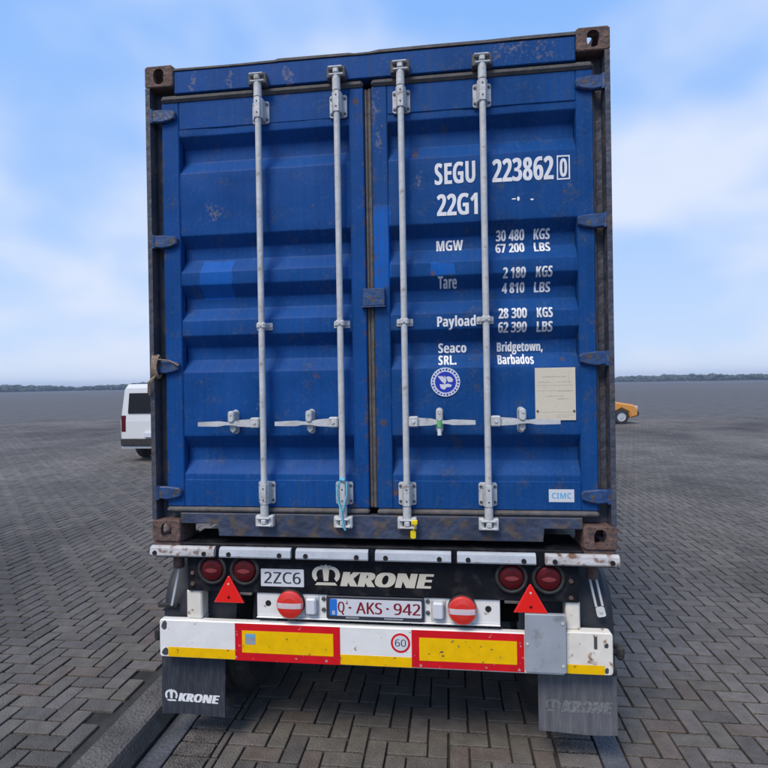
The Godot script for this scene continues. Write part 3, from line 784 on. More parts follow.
func lamp_round(parent: Node3D, x: float, y: float) -> void:
	var st := st_new()
	lathe(st, [Vector2(0.078, -0.045), Vector2(0.082, -0.012), Vector2(0.080, 0.006), Vector2(0.072, 0.010), Vector2(0.066, 0.006), Vector2(0.062, -0.010), Vector2(0.0, -0.012)], Vector3(x, y, -0.022), Vector3.BACK, 36)
	var h := part(parent, "tail_light", st, M.rubber)
	st = st_new()
	lathe(st, [Vector2(0.061, -0.011), Vector2(0.060, 0.004), Vector2(0.054, 0.011), Vector2(0.036, 0.017), Vector2(0.0, 0.020)], Vector3(x, y, -0.022), Vector3.BACK, 36)
	part(h, "lens", st, M.red_lens)
	# lens-shaped middle field with a dark seam round it
	var dome := [Vector2(0.061, -0.011), Vector2(0.060, 0.004), Vector2(0.054, 0.011), Vector2(0.036, 0.017), Vector2(0.0, 0.020)]
	for k in [[0.0595, 0.022, M.dark, 0.0006, "lens_seam"], [0.0575, 0.0185, M.red_lens, 0.0012, "middle_lens"], [0.036, 0.012, M.pink_lens, 0.0018, "reflector"]]:
		st = st_new()
		var hk: float = k[1]
		on_dome(st, Vector3(x, y, -0.022), dome, k[0], func(u: float) -> float: return hk * (1.0 - 0.9 * u * u), k[3])
		part(h, k[4], st, k[2])

func flap_z(sx: float, x: float, y: float) -> float:
	var vv := clampf((0.515 - y) / 0.35, 0.0, 1.0)
	return -0.105 + 0.014 * vv + 0.004 * sin((x - 1.0) * 12.0 + sx) * vv

func build_trailer() -> void:
	var t := thing("semi_trailer", "black and white low chassis trailer under the blue container, red and yellow marker boards", "trailer", Vector3(0, 0, -3.0))
	var st := st_new()
	# chassis
	st = st_new(); box(st, Vector3(-1.06, 1.062, -0.30), Vector3(1.06, 1.146, -0.008), 0.006); part(t, "rear_bolster", st, M.black)
	for sx in [-1.0, 1.0]:
		st = st_new()
		box(st, Vector3(sx * 0.49 - 0.07, 1.125, -6.0), Vector3(sx * 0.49 + 0.07, 1.1445, -0.301), 0.003)
		box(st, Vector3(sx * 0.49 - 0.008, 0.801, -6.0), Vector3(sx * 0.49 + 0.008, 1.1245, -0.301), 0.002)
		box(st, Vector3(sx * 0.49 - 0.07, 0.78, -6.0), Vector3(sx * 0.49 + 0.07, 0.8005, -0.301), 0.003)
		part(t, "chassis_beam", st, M.black)
		st = st_new()     # seat of the corner casting with its twist lock
		box(st, Vector3(minf(sx * 1.061, sx * 1.215), 1.062, -0.24), Vector3(maxf(sx * 1.061, sx * 1.215), 1.1525, -0.012), 0.005)
		tube(st, [Vector3(sx * 1.12, 0.98, -0.10), Vector3(sx * 1.12, 1.062, -0.10)], 0.03, 12)
		part(t, "twist_lock", st, M.rust)
		st = st_new()
		box(st, Vector3(sx * 0.92 - 0.06, 0.14, -5.0), Vector3(sx * 0.92 + 0.06, 1.05, -4.86), 0.004)
		box(st, Vector3(sx * 0.92 - 0.13, 0.0, -5.05), Vector3(sx * 0.92 + 0.13, 0.14, -4.81), 0.01)
		part(t, "landing_leg", st, M.black)
	for i in 6:
		st = st_new(); var z := -0.9 - i * 0.95
		box(st, Vector3(-1.1, 1.04, z - 0.05), Vector3(1.1, 1.124, z + 0.05), 0.003); part(t, "cross_member", st, M.black)
	for i in 3:
		var z := -0.755 - i * 1.31
		st = st_new(); tube(st, [Vector3(-0.82, 0.52, z), Vector3(0.82, 0.52, z)], 0.065, 16); part(t, "axle", st, M.black)
		for sx in [-1.0, 1.0]:
			st = st_new()
			var w := 0.37
			var pr := [Vector2(0.30, 0.03), Vector2(0.34, 0.0), Vector2(0.46, 0.0), Vector2(0.505, 0.035)]
			for g in 4:
				var x0 := 0.05 + g * 0.075
				pr.append_array([Vector2(0.518, x0), Vector2(0.518, x0 + 0.05), Vector2(0.506, x0 + 0.053), Vector2(0.506, x0 + 0.072)])
			pr.append_array([Vector2(0.505, w - 0.03), Vector2(0.46, w), Vector2(0.34, w), Vector2(0.30, w - 0.03)])
			for q in pr.size(): pr[q] = Vector2(pr[q].x, pr[q].y)
			lathe(st, pr, Vector3(sx * 0.815, 0.518, z), Vector3(sx, 0, 0), 40)
			var wh := part(t, "wheel", st, M.rubber)
			st = st_new()
			lathe(st, [Vector2(0.0, 0.20), Vector2(0.12, 0.20), Vector2(0.14, 0.22), Vector2(0.26, 0.24), Vector2(0.29, 0.34), Vector2(0.302, 0.34), Vector2(0.300, 0.03), Vector2(0.28, 0.05), Vector2(0.24, 0.16), Vector2(0.0, 0.16)], Vector3(sx * 0.815, 0.518, z), Vector3(sx, 0, 0), 32)
			part(wh, "rim", st, M.strip)
	# mudguards over the rear wheels, stays, flaps
	for sx in [-1.0, 1.0]:
		st = st_new()
		var gp0 := [Vector2(0.47, -0.115), Vector2(0.60, -0.118), Vector2(0.70, -0.125), Vector2(0.79, -0.142), Vector2(0.875, -0.180), Vector2(0.945, -0.255), Vector2(1.0, -0.39), Vector2(1.035, -0.62), Vector2(1.035, -0.88), Vector2(1.0, -1.03), Vector2(0.93, -1.17), Vector2(0.83, -1.28), Vector2(0.70, -1.35)]
		for i in gp0.size() - 1:
			var tn := []
			for k in [i, i + 1]:
				var e: Vector2 = gp0[mini(k + 1, gp0.size() - 1)] - gp0[maxi(k - 1, 0)]
				tn.append(Vector3(0, -e.y, e.x).normalized())
			var p0 := Vector3(0, gp0[i].x, gp0[i].y); var p1 := Vector3(0, gp0[i + 1].x, gp0[i + 1].y)
			var n0: Vector3 = tn[0]; var n1: Vector3 = tn[1]
			var xa := Vector3(sx * 0.80, 0, 0); var xb := Vector3(sx * 1.205, 0, 0); var xc := Vector3(sx * 1.236, 0, 0)
			quad4(st, p0 + xa, p1 + xa, p1 + xb, p0 + xb, n0, n1, n1, n0)
			var m0 := (n0 + Vector3(sx, 0, 0)).normalized(); var m1 := (n1 + Vector3(sx, 0, 0)).normalized()
			quad4(st, p0 + xb, p1 + xb, p1 + xc - n1 * 0.02, p0 + xc - n0 * 0.02, m0, m1, m1, m0)
			quad(st, p0 + xc - n0 * 0.02, p1 + xc - n1 * 0.02, p1 + xc - n1 * 0.055, p0 + xc - n0 * 0.055, Vector3(sx, 0, 0))
			quad4(st, p0 + xa - n0 * 0.006, p1 + xa - n1 * 0.006, p1 + xb - n1 * 0.006, p0 + xb - n0 * 0.006, -n0, -n1, -n1, -n0)
		var mg := part(t, "mudguard", st, M.guard)
		if sx > 0:
			st = st_new()    # bright slotted stay
			var o := Transform3D(Basis.from_euler(Vector3(deg_to_rad(-14), 0, deg_to_rad(9.5))), Vector3(1.137, 0.93, -0.120))
			box(st, Vector3(-0.022, -0.10, -0.004), Vector3(-0.010, 0.115, 0.004), 0.002, o); box(st, Vector3(0.010, -0.10, -0.004), Vector3(0.022, 0.115, 0.004), 0.002, o)
			prism(st, rect(-0.022, 0.022, -0.150, -0.1005, 0.010), -0.004, 0.004, 0.001, o); box(st, Vector3(-0.022, 0.1155, -0.004), Vector3(0.022, 0.135, 0.004), 0.002, o)
			hex_bolt(st, o * Vector3(0, -0.125, 0.004), 0.010, 0.007)
			part(mg, "stay", st, M.galv)
		else:
			st = st_new()
			box(st, Vector3(-0.007, -0.135, -0.004), Vector3(0.007, 0.125, 0.004), 0.002, Transform3D(Basis.from_euler(Vector3(0, 0, deg_to_rad(-12.8))), Vector3(-1.137, 0.892, -0.100)))
			part(mg, "stay", st, M.strip)
			st = st_new(); box(st, Vector3(-1.255, 0.745, -0.13), Vector3(-1.14, 0.767, -0.105), 0.004); part(mg, "bracket", st, M.rubber)
		# flap, slightly curled
		st = st_new()
		var fx0: float = sx * 0.842 if sx > 0 else -1.232; var fx1 := 1.235 if sx > 0 else -0.858
		var yt := 0.515 if sx < 0 else 0.52; var yb := 0.155 if sx < 0 else 0.178
		var cols := 12; var rows := 10
		for side in [0.0, -0.008]:
			for j in rows:
				for i in cols:
					var f := func(u: int, v: int) -> Vector3:
						var uu := float(u) / cols; var vv := float(v) / rows
						var fx := lerpf(fx0, fx1, uu); var fy := lerpf(yt, yb + 0.003 * sin(uu * 5.0 + sx), vv)
						return Vector3(fx, fy, flap_z(sx, fx, fy) + side)
					var a: Vector3 = f.call(i, j); var b: Vector3 = f.call(i + 1, j); var cc: Vector3 = f.call(i + 1, j + 1); var d: Vector3 = f.call(i, j + 1)
					var nn := (b - a).cross(a - d).normalized() * (1.0 if side == 0.0 else -1.0)
					quad(st, a, b, cc, d, nn)
		var fl := part(t, "mud_flap", st, M.flap if sx < 0 else M.flap_pale)
		if sx < 0:
			text(fl, "lettering", "KRONE", -1.137, -0.888, 0.226, 0.272, M.letter, 0.0, false, true, 0.25, 0.004, sx)
			st = st_new(); crown(st, -1.214, 0.224, 0.075, 0.068, flap_z(sx, -1.176, 0.258) + 0.0004); part(fl, "emblem", st, M.letter)
		else:
			st = st_new(); crown(st, 0.875, 0.285, 0.080, 0.066, flap_z(sx, 0.915, 0.318) + 0.0004); part(fl, "emblem", st, M.flap_print)
			text(fl, "lettering", "KRONE", 0.955, 1.215, 0.285, 0.345, M.flap_print, 0.0, false, true, 0.25, 0.005, sx)
			st = st_new(); box(st, Vector3(0.84, 0.485, -0.103), Vector3(1.235, 0.517, -0.088), 0.004); part(fl, "clamp_bar", st, M.guard)
	# buffer strips along the edge of the deck
	var bs := [[-1.222, -0.858], [-0.830, -0.437], [-0.410, -0.025], [0.012, 0.402], [0.432, 0.822], [0.868, 1.222]]
	for i in bs.size():
		var x0: float = bs[i][0]; var x1: float = bs[i][1]
		st = st_new()
		var pf := PackedVector2Array([Vector2(-0.007, 1.080), Vector2(0.022, 1.080), Vector2(0.026, 1.088), Vector2(0.020, 1.122), Vector2(0.006, 1.132), Vector2(-0.007, 1.132)])
		prism(st, pf, -x1, -x0, 0.003, Transform3D(Basis(Vector3(0, 0, 1), Vector3.UP, Vector3(-1, 0, 0)), Vector3.ZERO))
		var sp := part(t, "buffer_strip", st, M.strip_rusty if i == 0 or i == 5 else M.strip)
		var hx := [x0 + 0.055, x1 - 0.06]
		if i == 0: hx = [x0 + 0.03, x1 - 0.055]
		if i == 5: hx = [x0 + 0.045, x1 - 0.035]
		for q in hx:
			st = st_new(); lathe(st, [Vector2(0.0125, -0.002), Vector2(0.0125, 0.004), Vector2(0.009, 0.0055), Vector2(0.0, 0.003)], Vector3(q, 1.098, 0.0245), Vector3.BACK, 14); part(sp, "bolt", st, M.dark)  # bolt hole: the darkness inside it put into a near-black disc
	# black lamp panel
	st = st_new()
	prism(st, rect(-1.036, 1.040, 0.876, 1.0795, 0.004, 2), -0.085, -0.032, 0.004)
	part(t, "lamp_panel", st, M.black)
	for q in [[-1.005, 0.975], [-1.005, 0.915], [1.0, 0.985], [1.0, 0.90]]: st = st_new(); hex_bolt(st, Vector3(q[0], q[1], -0.032), 0.012, 0.008); part(t, "panel_bolt", st, M.rust)
	for q in [[-0.72, 0.89], [0.72, 0.89]]: st = st_new(); box(st, Vector3(q[0] - 0.05, 0.862, -0.06), Vector3(q[0] + 0.05, 0.8755, -0.028), 0.002); part(t, "lug", st, M.gasket)
	for x in [-0.888, -0.705, 0.705, 0.888]: lamp_round(t, x, 1.0)
	for x in [-0.791, 0.797]:
		st = st_new()
		prism(st, PackedVector2Array([Vector2(x - 0.084, 0.827), Vector2(x + 0.084, 0.827), Vector2(x + 0.004, 0.969), Vector2(x - 0.004, 0.969)]), -0.018, -0.006, 0.003)
		var tr := part(t, "triangle_reflector", st, M.red_tri)
		st = st_new(); hex_bolt(st, Vector3(x, 0.928, -0.006), 0.006, 0.003); part(tr, "screw", st, M.lamp_band)
		st = st_new(); hex_bolt(st, Vector3(x, 0.858, -0.006), 0.008, 0.003); part(tr, "screw", st, M.red_lens)
		st = st_new(); box(st, Vector3(x - 0.02, 0.84, -0.031), Vector3(x + 0.02, 0.95, -0.0185), 0.002); part(tr, "holder", st, M.rubber)
	st = st_new(); prism(st, rect(-0.618, -0.380, 0.914, 1.008, 0.004, 2), -0.0315, -0.0295, 0.0005)
	var nb := part(t, "number_board", st, M.board_white)
	text(nb, "lettering", "2ZC6", -0.600, -0.397, 0.930, 0.992, M.ink, -0.029, false, false, 0.0, 0.0012)
	st = st_new(); crown(st, -0.336, 0.928, 0.152, 0.112, -0.0315); part(t, "emblem", st, M.cream)
	text(t, "lettering", "KRONE", -0.184, 0.314, 0.926, 1.003, M.cream, -0.0310, false, true, 0.25, 0.008)
	# white bracket with plate and lamps
	st = st_new()
	box(st, Vector3(-0.646, 0.748, -0.060), Vector3(0.648, 0.8755, -0.042), 0.003); box(st, Vector3(-0.646, 0.741, -0.060), Vector3(0.648, 0.7475, -0.030), 0.002)
	var br := part(t, "plate_bracket", st, M.white)
	for q in [[-0.583, 0.818], [0.588, 0.826]]: st = st_new(); prism(st, disc(q[0], q[1], 0.016, 0.016, 20), -0.0419, -0.0409, 0.0); part(br, "dark_hole", st, M.dark)  # hole through the bracket: its inner shade drawn as a flat black disc
	for q in [[-0.277, 0.853], [-0.277, 0.795], [0.277, 0.857], [0.277, 0.797]]: st = st_new(); hex_bolt(st, Vector3(q[0], q[1], -0.042), 0.012, 0.008); part(br, "bolt", st, M.bolt)
	for x in [-0.452, 0.455]:
		st = st_new(); lathe(st, [Vector2(0.074, -0.002), Vector2(0.074, 0.026), Vector2(0.070, 0.030), Vector2(0.0, 0.030)], Vector3(x, 0.828, -0.042), Vector3.BACK, 36)
		var rl := part(t, "marker_lamp", st, M.rubber)
		st = st_new(); lathe(st, [Vector2(0.0725, 0.0), Vector2(0.0725, 0.010), Vector2(0.066, 0.018), Vector2(0.040, 0.024), Vector2(0.0, 0.026)], Vector3(x, 0.828, -0.0115), Vector3.BACK, 36)
		part(rl, "lens", st, M.lamp_red)
		st = st_new()
		on_dome(st, Vector3(x, 0.828, -0.0115), [Vector2(0.0725, 0.0), Vector2(0.0725, 0.010), Vector2(0.066, 0.018), Vector2(0.040, 0.024), Vector2(0.0, 0.026)], 0.0705, func(_u: float) -> float: return 0.0145, 0.0008)
		part(rl, "pale_band", st, M.lamp_band)
	for x in [-0.338, 0.334]:
		st = st_new(); box(st, Vector3(x - 0.040, 0.757, -0.0415), Vector3(x + 0.036, 0.866, -0.036), 0.002)
		var pl := part(t, "plate_lamp", st, M.galv)
		st = st_new(); prism(st, rect(x - 0.030, x + 0.026, 0.775, 0.862, 0.012), -0.0358, -0.006, 0.008); part(pl, "cover", st, M.board_white)
	st = st_new(); prism(st, rect(-0.260, 0.260, 0.752, 0.874, 0.010), -0.0415, -0.026, 0.003)
	var np := part(t, "number_plate", st, M.ink)
	st = st_new(); prism(st, rect(-0.240, 0.246, 0.771, 0.860, 0.008), -0.0259, -0.0245, 0.0004); part(np, "plate", st, M.board_white)
	st = st_new(); prism(st, rect(-0.2395, -0.201, 0.7715, 0.8595, 0.005), -0.0244, -0.0238, 0.0); part(np, "blue_band", st, M.euro)
	text(np, "lettering", "B", -0.227, -0.212, 0.777, 0.797, M.board_white, -0.0234)
	for q in [["Q", -0.197, -0.161, 0.776], ["AKS", -0.100, 0.039, 0.786], ["942", 0.0995, 0.240, 0.786]]: text(np, "lettering", q[0], q[1], q[2], q[3], 0.846, M.plate_red, -0.0240, false, false, 0.0, 0.0016)
	for q in [-0.132, 0.0675]: st = st_new(); prism(st, rect(q - 0.007, q + 0.007, 0.811, 0.820), -0.0243, -0.0238, 0.0); part(np, "dash", st, M.plate_red)
	st = st_new()
	for q in [[-0.148, 0.838, 0.007, 0.004], [-0.148, 0.848, 0.004, 0.003]]: prism(st, disc(q[0], q[1], q[2], q[3], 10), -0.0243, -0.0240, 0.0)
	part(np, "stamp", st, M.pink_lens)
	st = st_new()
	for q in [[-0.155, -0.085], [0.050, 0.145]]:
		var x: float = q[0]
		while x < q[1]: prism(st, rect(x, x + 0.006, 0.758, 0.766), -0.0259, -0.0255, 0.0); x += 0.009
	part(np, "frame_print", st, M.strip)
	# underrun bumper
	st = st_new(); prism(st, rect(-1.200, 0.965, 0.510, 0.716, 0.014), -0.062, -0.024, 0.005)
	var bu := part(t, "underrun_bumper", st, M.white)
	st = st_new(); prism(st, rect(0.968, 1.197, 0.520, 0.733, 0.018), -0.075, -0.021, 0.005); part(bu, "end_piece", st, M.white_rusty)
	st = st_new(); box(st, Vector3(1.104, 0.652, -0.0209), Vector3(1.120, 0.715, -0.0185), 0.001); part(bu, "scrape", st, M.bolt)
	for e in [[-1.05, -0.962], [0.975, 1.046]]:
		st = st_new(); box(st, Vector3(e[0], 0.55, -0.13), Vector3(e[1], 0.7330 if e[0] > 0 else 0.7165, -0.0765), 0.002); box(st, Vector3(e[0], 0.7335 if e[0] > 0 else 0.7170, -0.13), Vector3(e[1], 0.8755, -0.045), 0.007); part(bu, "upright", st, M.white_rusty)
	for e in [[-0.766, -0.188, 0.511, 0.711], [0.191, 0.763, 0.518, 0.712]]:
		st = st_new(); prism(st, rect(e[0], e[1], e[2], e[3]), -0.0238, -0.0215, 0.0005)
		var mb := part(t, "marker_board", st, M.red_mark)
		st = st_new(); prism(st, rect(e[0] + 0.040, e[1] - 0.036, 0.555, 0.674), -0.0214, -0.0204, 0.0003); part(mb, "yellow_field", st, M.yellow_mark)
		if e[0] < 0:
			st = st_new(); prism(st, rect(-0.708, -0.650, 0.600, 0.658), -0.0203, -0.0198, 0.0); var s2 := part(mb, "sticker", st, M.grey_plate)
			st = st_new(); prism(st, rect(-0.702, -0.656, 0.640, 0.653), -0.0197, -0.0194, 0.0); part(mb, "sticker_print", st, M.sticker_blue)
		else:
			st = st_new()
			var rng := RandomNumberGenerator.new(); rng.seed = 3
			for q in [[0.345, 0.604, 0.010], [0.352, 0.584, 0.008], [0.398, 0.655, 0.006], [0.405, 0.663, 0.007], [0.545, 0.640, 0.006], [0.600, 0.628, 0.007], [0.282, 0.592, 0.006], [0.47, 0.662, 0.004]]:
				var ch := PackedVector2Array()
				for k in 7: ch.append(Vector2(q[0], q[1]) + Vector2(1.4 * cos(TAU * k / 7), 0.6 * sin(TAU * k / 7)) * q[2] * rng.randf_range(0.5, 1.0))
				st = st_new(); prism(st, ch, -0.0203, -0.0200, 0.0); part(mb, "chip", st, M.bolt)
	for e in [[-1.150, -0.7665], [-0.1875, 0.1905]]:
		st = st_new(); prism(st, rect(e[0], e[1], 0.514, 0.567), -0.0239, -0.0228, 0.0003); part(bu, "yellow_tape", st, M.yellow_mark)
	st = st_new(); prism(st, rect(0.972, 1.155, 0.524, 0.570), -0.0209, -0.0198, 0.0003); part(bu, "yellow_tape", st, M.yellow_mark)
	st = st_new(); prism(st, disc(0.133, 0.640, 0.051, 0.051, 36), -0.0239, -0.0230, 0.0)
	var sg := part(bu, "speed_sticker", st, M.red_mark)
	st = st_new(); prism(st, disc(0.133, 0.640, 0.040, 0.040, 36), -0.0229, -0.0225, 0.0); part(t, "sticker_field", st, M.board_white)
	text(t, "lettering", "60", 0.104, 0.162, 0.622, 0.660, M.ink, -0.0220, false, false)
	for q in [[-1.17, 0.685, 0.018, 0.024], [-1.165, 0.540, 0.022, 0.020], [1.165, 0.67, 0.012, 0.012], [1.165, 0.545, 0.012, 0.014]]:
		var p := PackedVector2Array()
		for k in 9: p.append(Vector2(q[0] + cos(TAU * k / 9) * q[2] * (0.7 + 0.5 * absf(sin(k * 2.3))), q[1] + sin(TAU * k / 9) * q[3] * (0.7 + 0.5 * absf(cos(k * 1.7)))))
		st = st_new(); prism(st, p, -0.0239 if q[0] < 0 else -0.0209, -0.0236 if q[0] < 0 else -0.0206, 0.0)
		part(bu, "bare_spot", st, M.post)
	st = st_new(); prism(st, rect(0.766, 0.966, 0.533, 0.826, 0.006), -0.018, 0.004, 0.003)
	var gp := part(t, "steel_plate", st, M.grey_plate)
	for q in [[0.776, 0.675], [0.950, 0.783], [0.950, 0.57]]: st = st_new(); hex_bolt(st, Vector3(q[0], q[1], 0.004), 0.008, 0.004); part(gp, "bolt", st, M.galv)
	# side marker lamps on rubber arms at the bumper ends
	for sx in [-1.0, 1.0]:
		st = st_new()
		tube(st, [Vector3(sx * 1.19, 0.62, -0.10), Vector3(sx * 1.215, 0.60, -0.11), Vector3(sx * 1.262, 0.595, -0.12)], 0.016, 10)
		box(st, Vector3(minf(sx * 1.235, sx * 1.275), 0.560, -0.16), Vector3(maxf(sx * 1.235, sx * 1.275), 0.63, -0.09), 0.012)
		part(t, "outline_lamp", st, M.rubber)

# ------------------------------------------------------------------ small things on the doors
func build_seals() -> void:
	var s := thing("bolt_seal", "white and green bolt seal through a door handle catch", "seal", Vector3(0.354, 1.745, 0.03))
	var st := st_new()
	lathe(st, [Vector2(0, 0), Vector2(0.011, 0.001), Vector2(0.011, 0.040), Vector2(0.0, 0.040)], Vector3(0.354, 1.728, 0.030), Vector3.UP, 14); part(s, "body", st, M.seal_white)
	st = st_new(); lathe(st, [Vector2(0, 0), Vector2(0.0125, 0.001), Vector2(0.0125, 0.034), Vector2(0.0, 0.034)], Vector3(0.354, 1.769, 0.034), Vector3.UP, 14); part(s, "collar", st, M.seal_green)
	s = thing("tag_seal", "bright yellow plastic tag seal on a locking bar foot", "seal", Vector3(0.22, 1.21, 0.04))
	st = st_new(); prism(st, rect(0.198, 0.226, 1.203, 1.246, 0.009), 0.0300, 0.0345, 0.001); part(s, "tag", st, M.seal_yellow)
	st = st_new(); prism(st, rect(0.204, 0.236, 1.278, 1.300, 0.004), 0.0310, 0.052, 0.003); part(s, "clip", st, M.seal_yellow)
	st = st_new(); tube(st, [Vector3(0.213, 1.245, 0.034), Vector3(0.222, 1.262, 0.048), Vector3(0.223, 1.280, 0.052)], 0.003, 6); part(s, "strap", st, M.seal_yellow)
	s = thing("blue_cord", "light blue cord hanging down a locking bar bracket", "cord", Vector3(-0.15, 1.26, 0.05))
	st = st_new()
	tube(st, [Vector3(-0.168, 1.492, 0.046), Vector3(-0.176, 1.44, 0.050), Vector3(-0.170, 1.39, 0.050), Vector3(-0.155, 1.352, 0.050), Vector3(-0.150, 1.30, 0.053), Vector3(-0.143, 1.262, 0.055), Vector3(-0.134, 1.246, 0.052)], 0.0055, 8)
	tube(st, [Vector3(-0.124, 1.49, 0.046), Vector3(-0.126, 1.43, 0.050), Vector3(-0.136, 1.38, 0.050), Vector3(-0.147, 1.345, 0.050)], 0.0045, 8)
	part(s, "strand", st, M.cyan)
	s = thing("twine", "frayed brown twine wound round a door hinge at the corner post", "twine", Vector3(-1.19, 2.09, 0.01))
	st = st_new()
	for k in 5:
		var pts := []
		for i in 15:
			var a := TAU * i / 14.0
			pts.append(Vector3(-1.168 - 0.007 * k + 0.003 * sin(a * 3.0 + k), 2.105 + cos(a) * (0.062 + 0.003 * sin(k * 2.0)), -0.012 + sin(a) * 0.030))
		tube(st, pts, 0.0055, 6)
	for k in 5:
		tube(st, [Vector3(-1.175 - 0.005 * k, 2.06 - 0.004 * k, 0.014), Vector3(-1.195 - 0.003 * k, 2.02, 0.022 + 0.003 * k), Vector3(-1.205 - 0.004 * k, 1.975 - 0.012 * (k % 3), 0.012)], 0.0045, 6)
	tube(st, [Vector3(-1.16, 2.145, 0.012), Vector3(-1.10, 2.138, 0.004), Vector3(-1.05, 2.110, 0.002)], 0.004, 6)
	part(s, "strands", st, M.twine)

# ------------------------------------------------------------------ the yard
func paver_mesh(w: float, l: float, seed_ := 0) -> ArrayMesh:
	var st := st_new()
	var rng := RandomNumberGenerator.new(); rng.seed = 100 + seed_
	var x := w / 2 - 0.0048; var z := l / 2 - 0.0048
	var o := []
	for q in [[-1, -1], [1, -1], [1, 1], [-1, 1]]:       # corners worn round, edges a little out of true
		var c := Vector3(q[0] * (x - rng.randf_range(0.0, 0.003)), 0, q[1] * (z - rng.randf_range(0.0, 0.003)))
		var k := rng.randf_range(0.006, 0.013)
		var e1 := c + Vector3(-q[0] * k, 0, 0); var e2 := c + Vector3(0, 0, -q[1] * k)
		if q[0] * q[1] > 0: o.append(e2); o.append(c + (e1 + e2 - 2.0 * c) * 0.2); o.append(e1)
		else: o.append(e1); o.append(c + (e1 + e2 - 2.0 * c) * 0.2); o.append(e2)
	var n := o.size()
	var inner := []
	for p in o: inner.append(Vector3(p.x * (1.0 - 0.0036 / x), 0, p.z * (1.0 - 0.0036 / z)))
	for k in n:
		var l2 := (k + 1) % n
		var e: Vector3 = o[l2] - o[k]
		var out := Vector3(e.z, 0, -e.x).normalized()
		if out.dot(o[k]) < 0.0: out = -out
		var dn := Vector3.DOWN * 0.0032; var dd := Vector3.DOWN * 0.05
		tri(st, Vector3.ZERO, inner[k], inner[l2], Vector3.UP, Vector3.UP, Vector3.UP)
		quad(st, inner[k], inner[l2], o[l2] + dn, o[k] + dn, (out + Vector3.UP).normalized())
		quad(st, o[k] + dn, o[l2] + dn, o[l2] + dd, o[k] + dd, out)
	return st.commit()

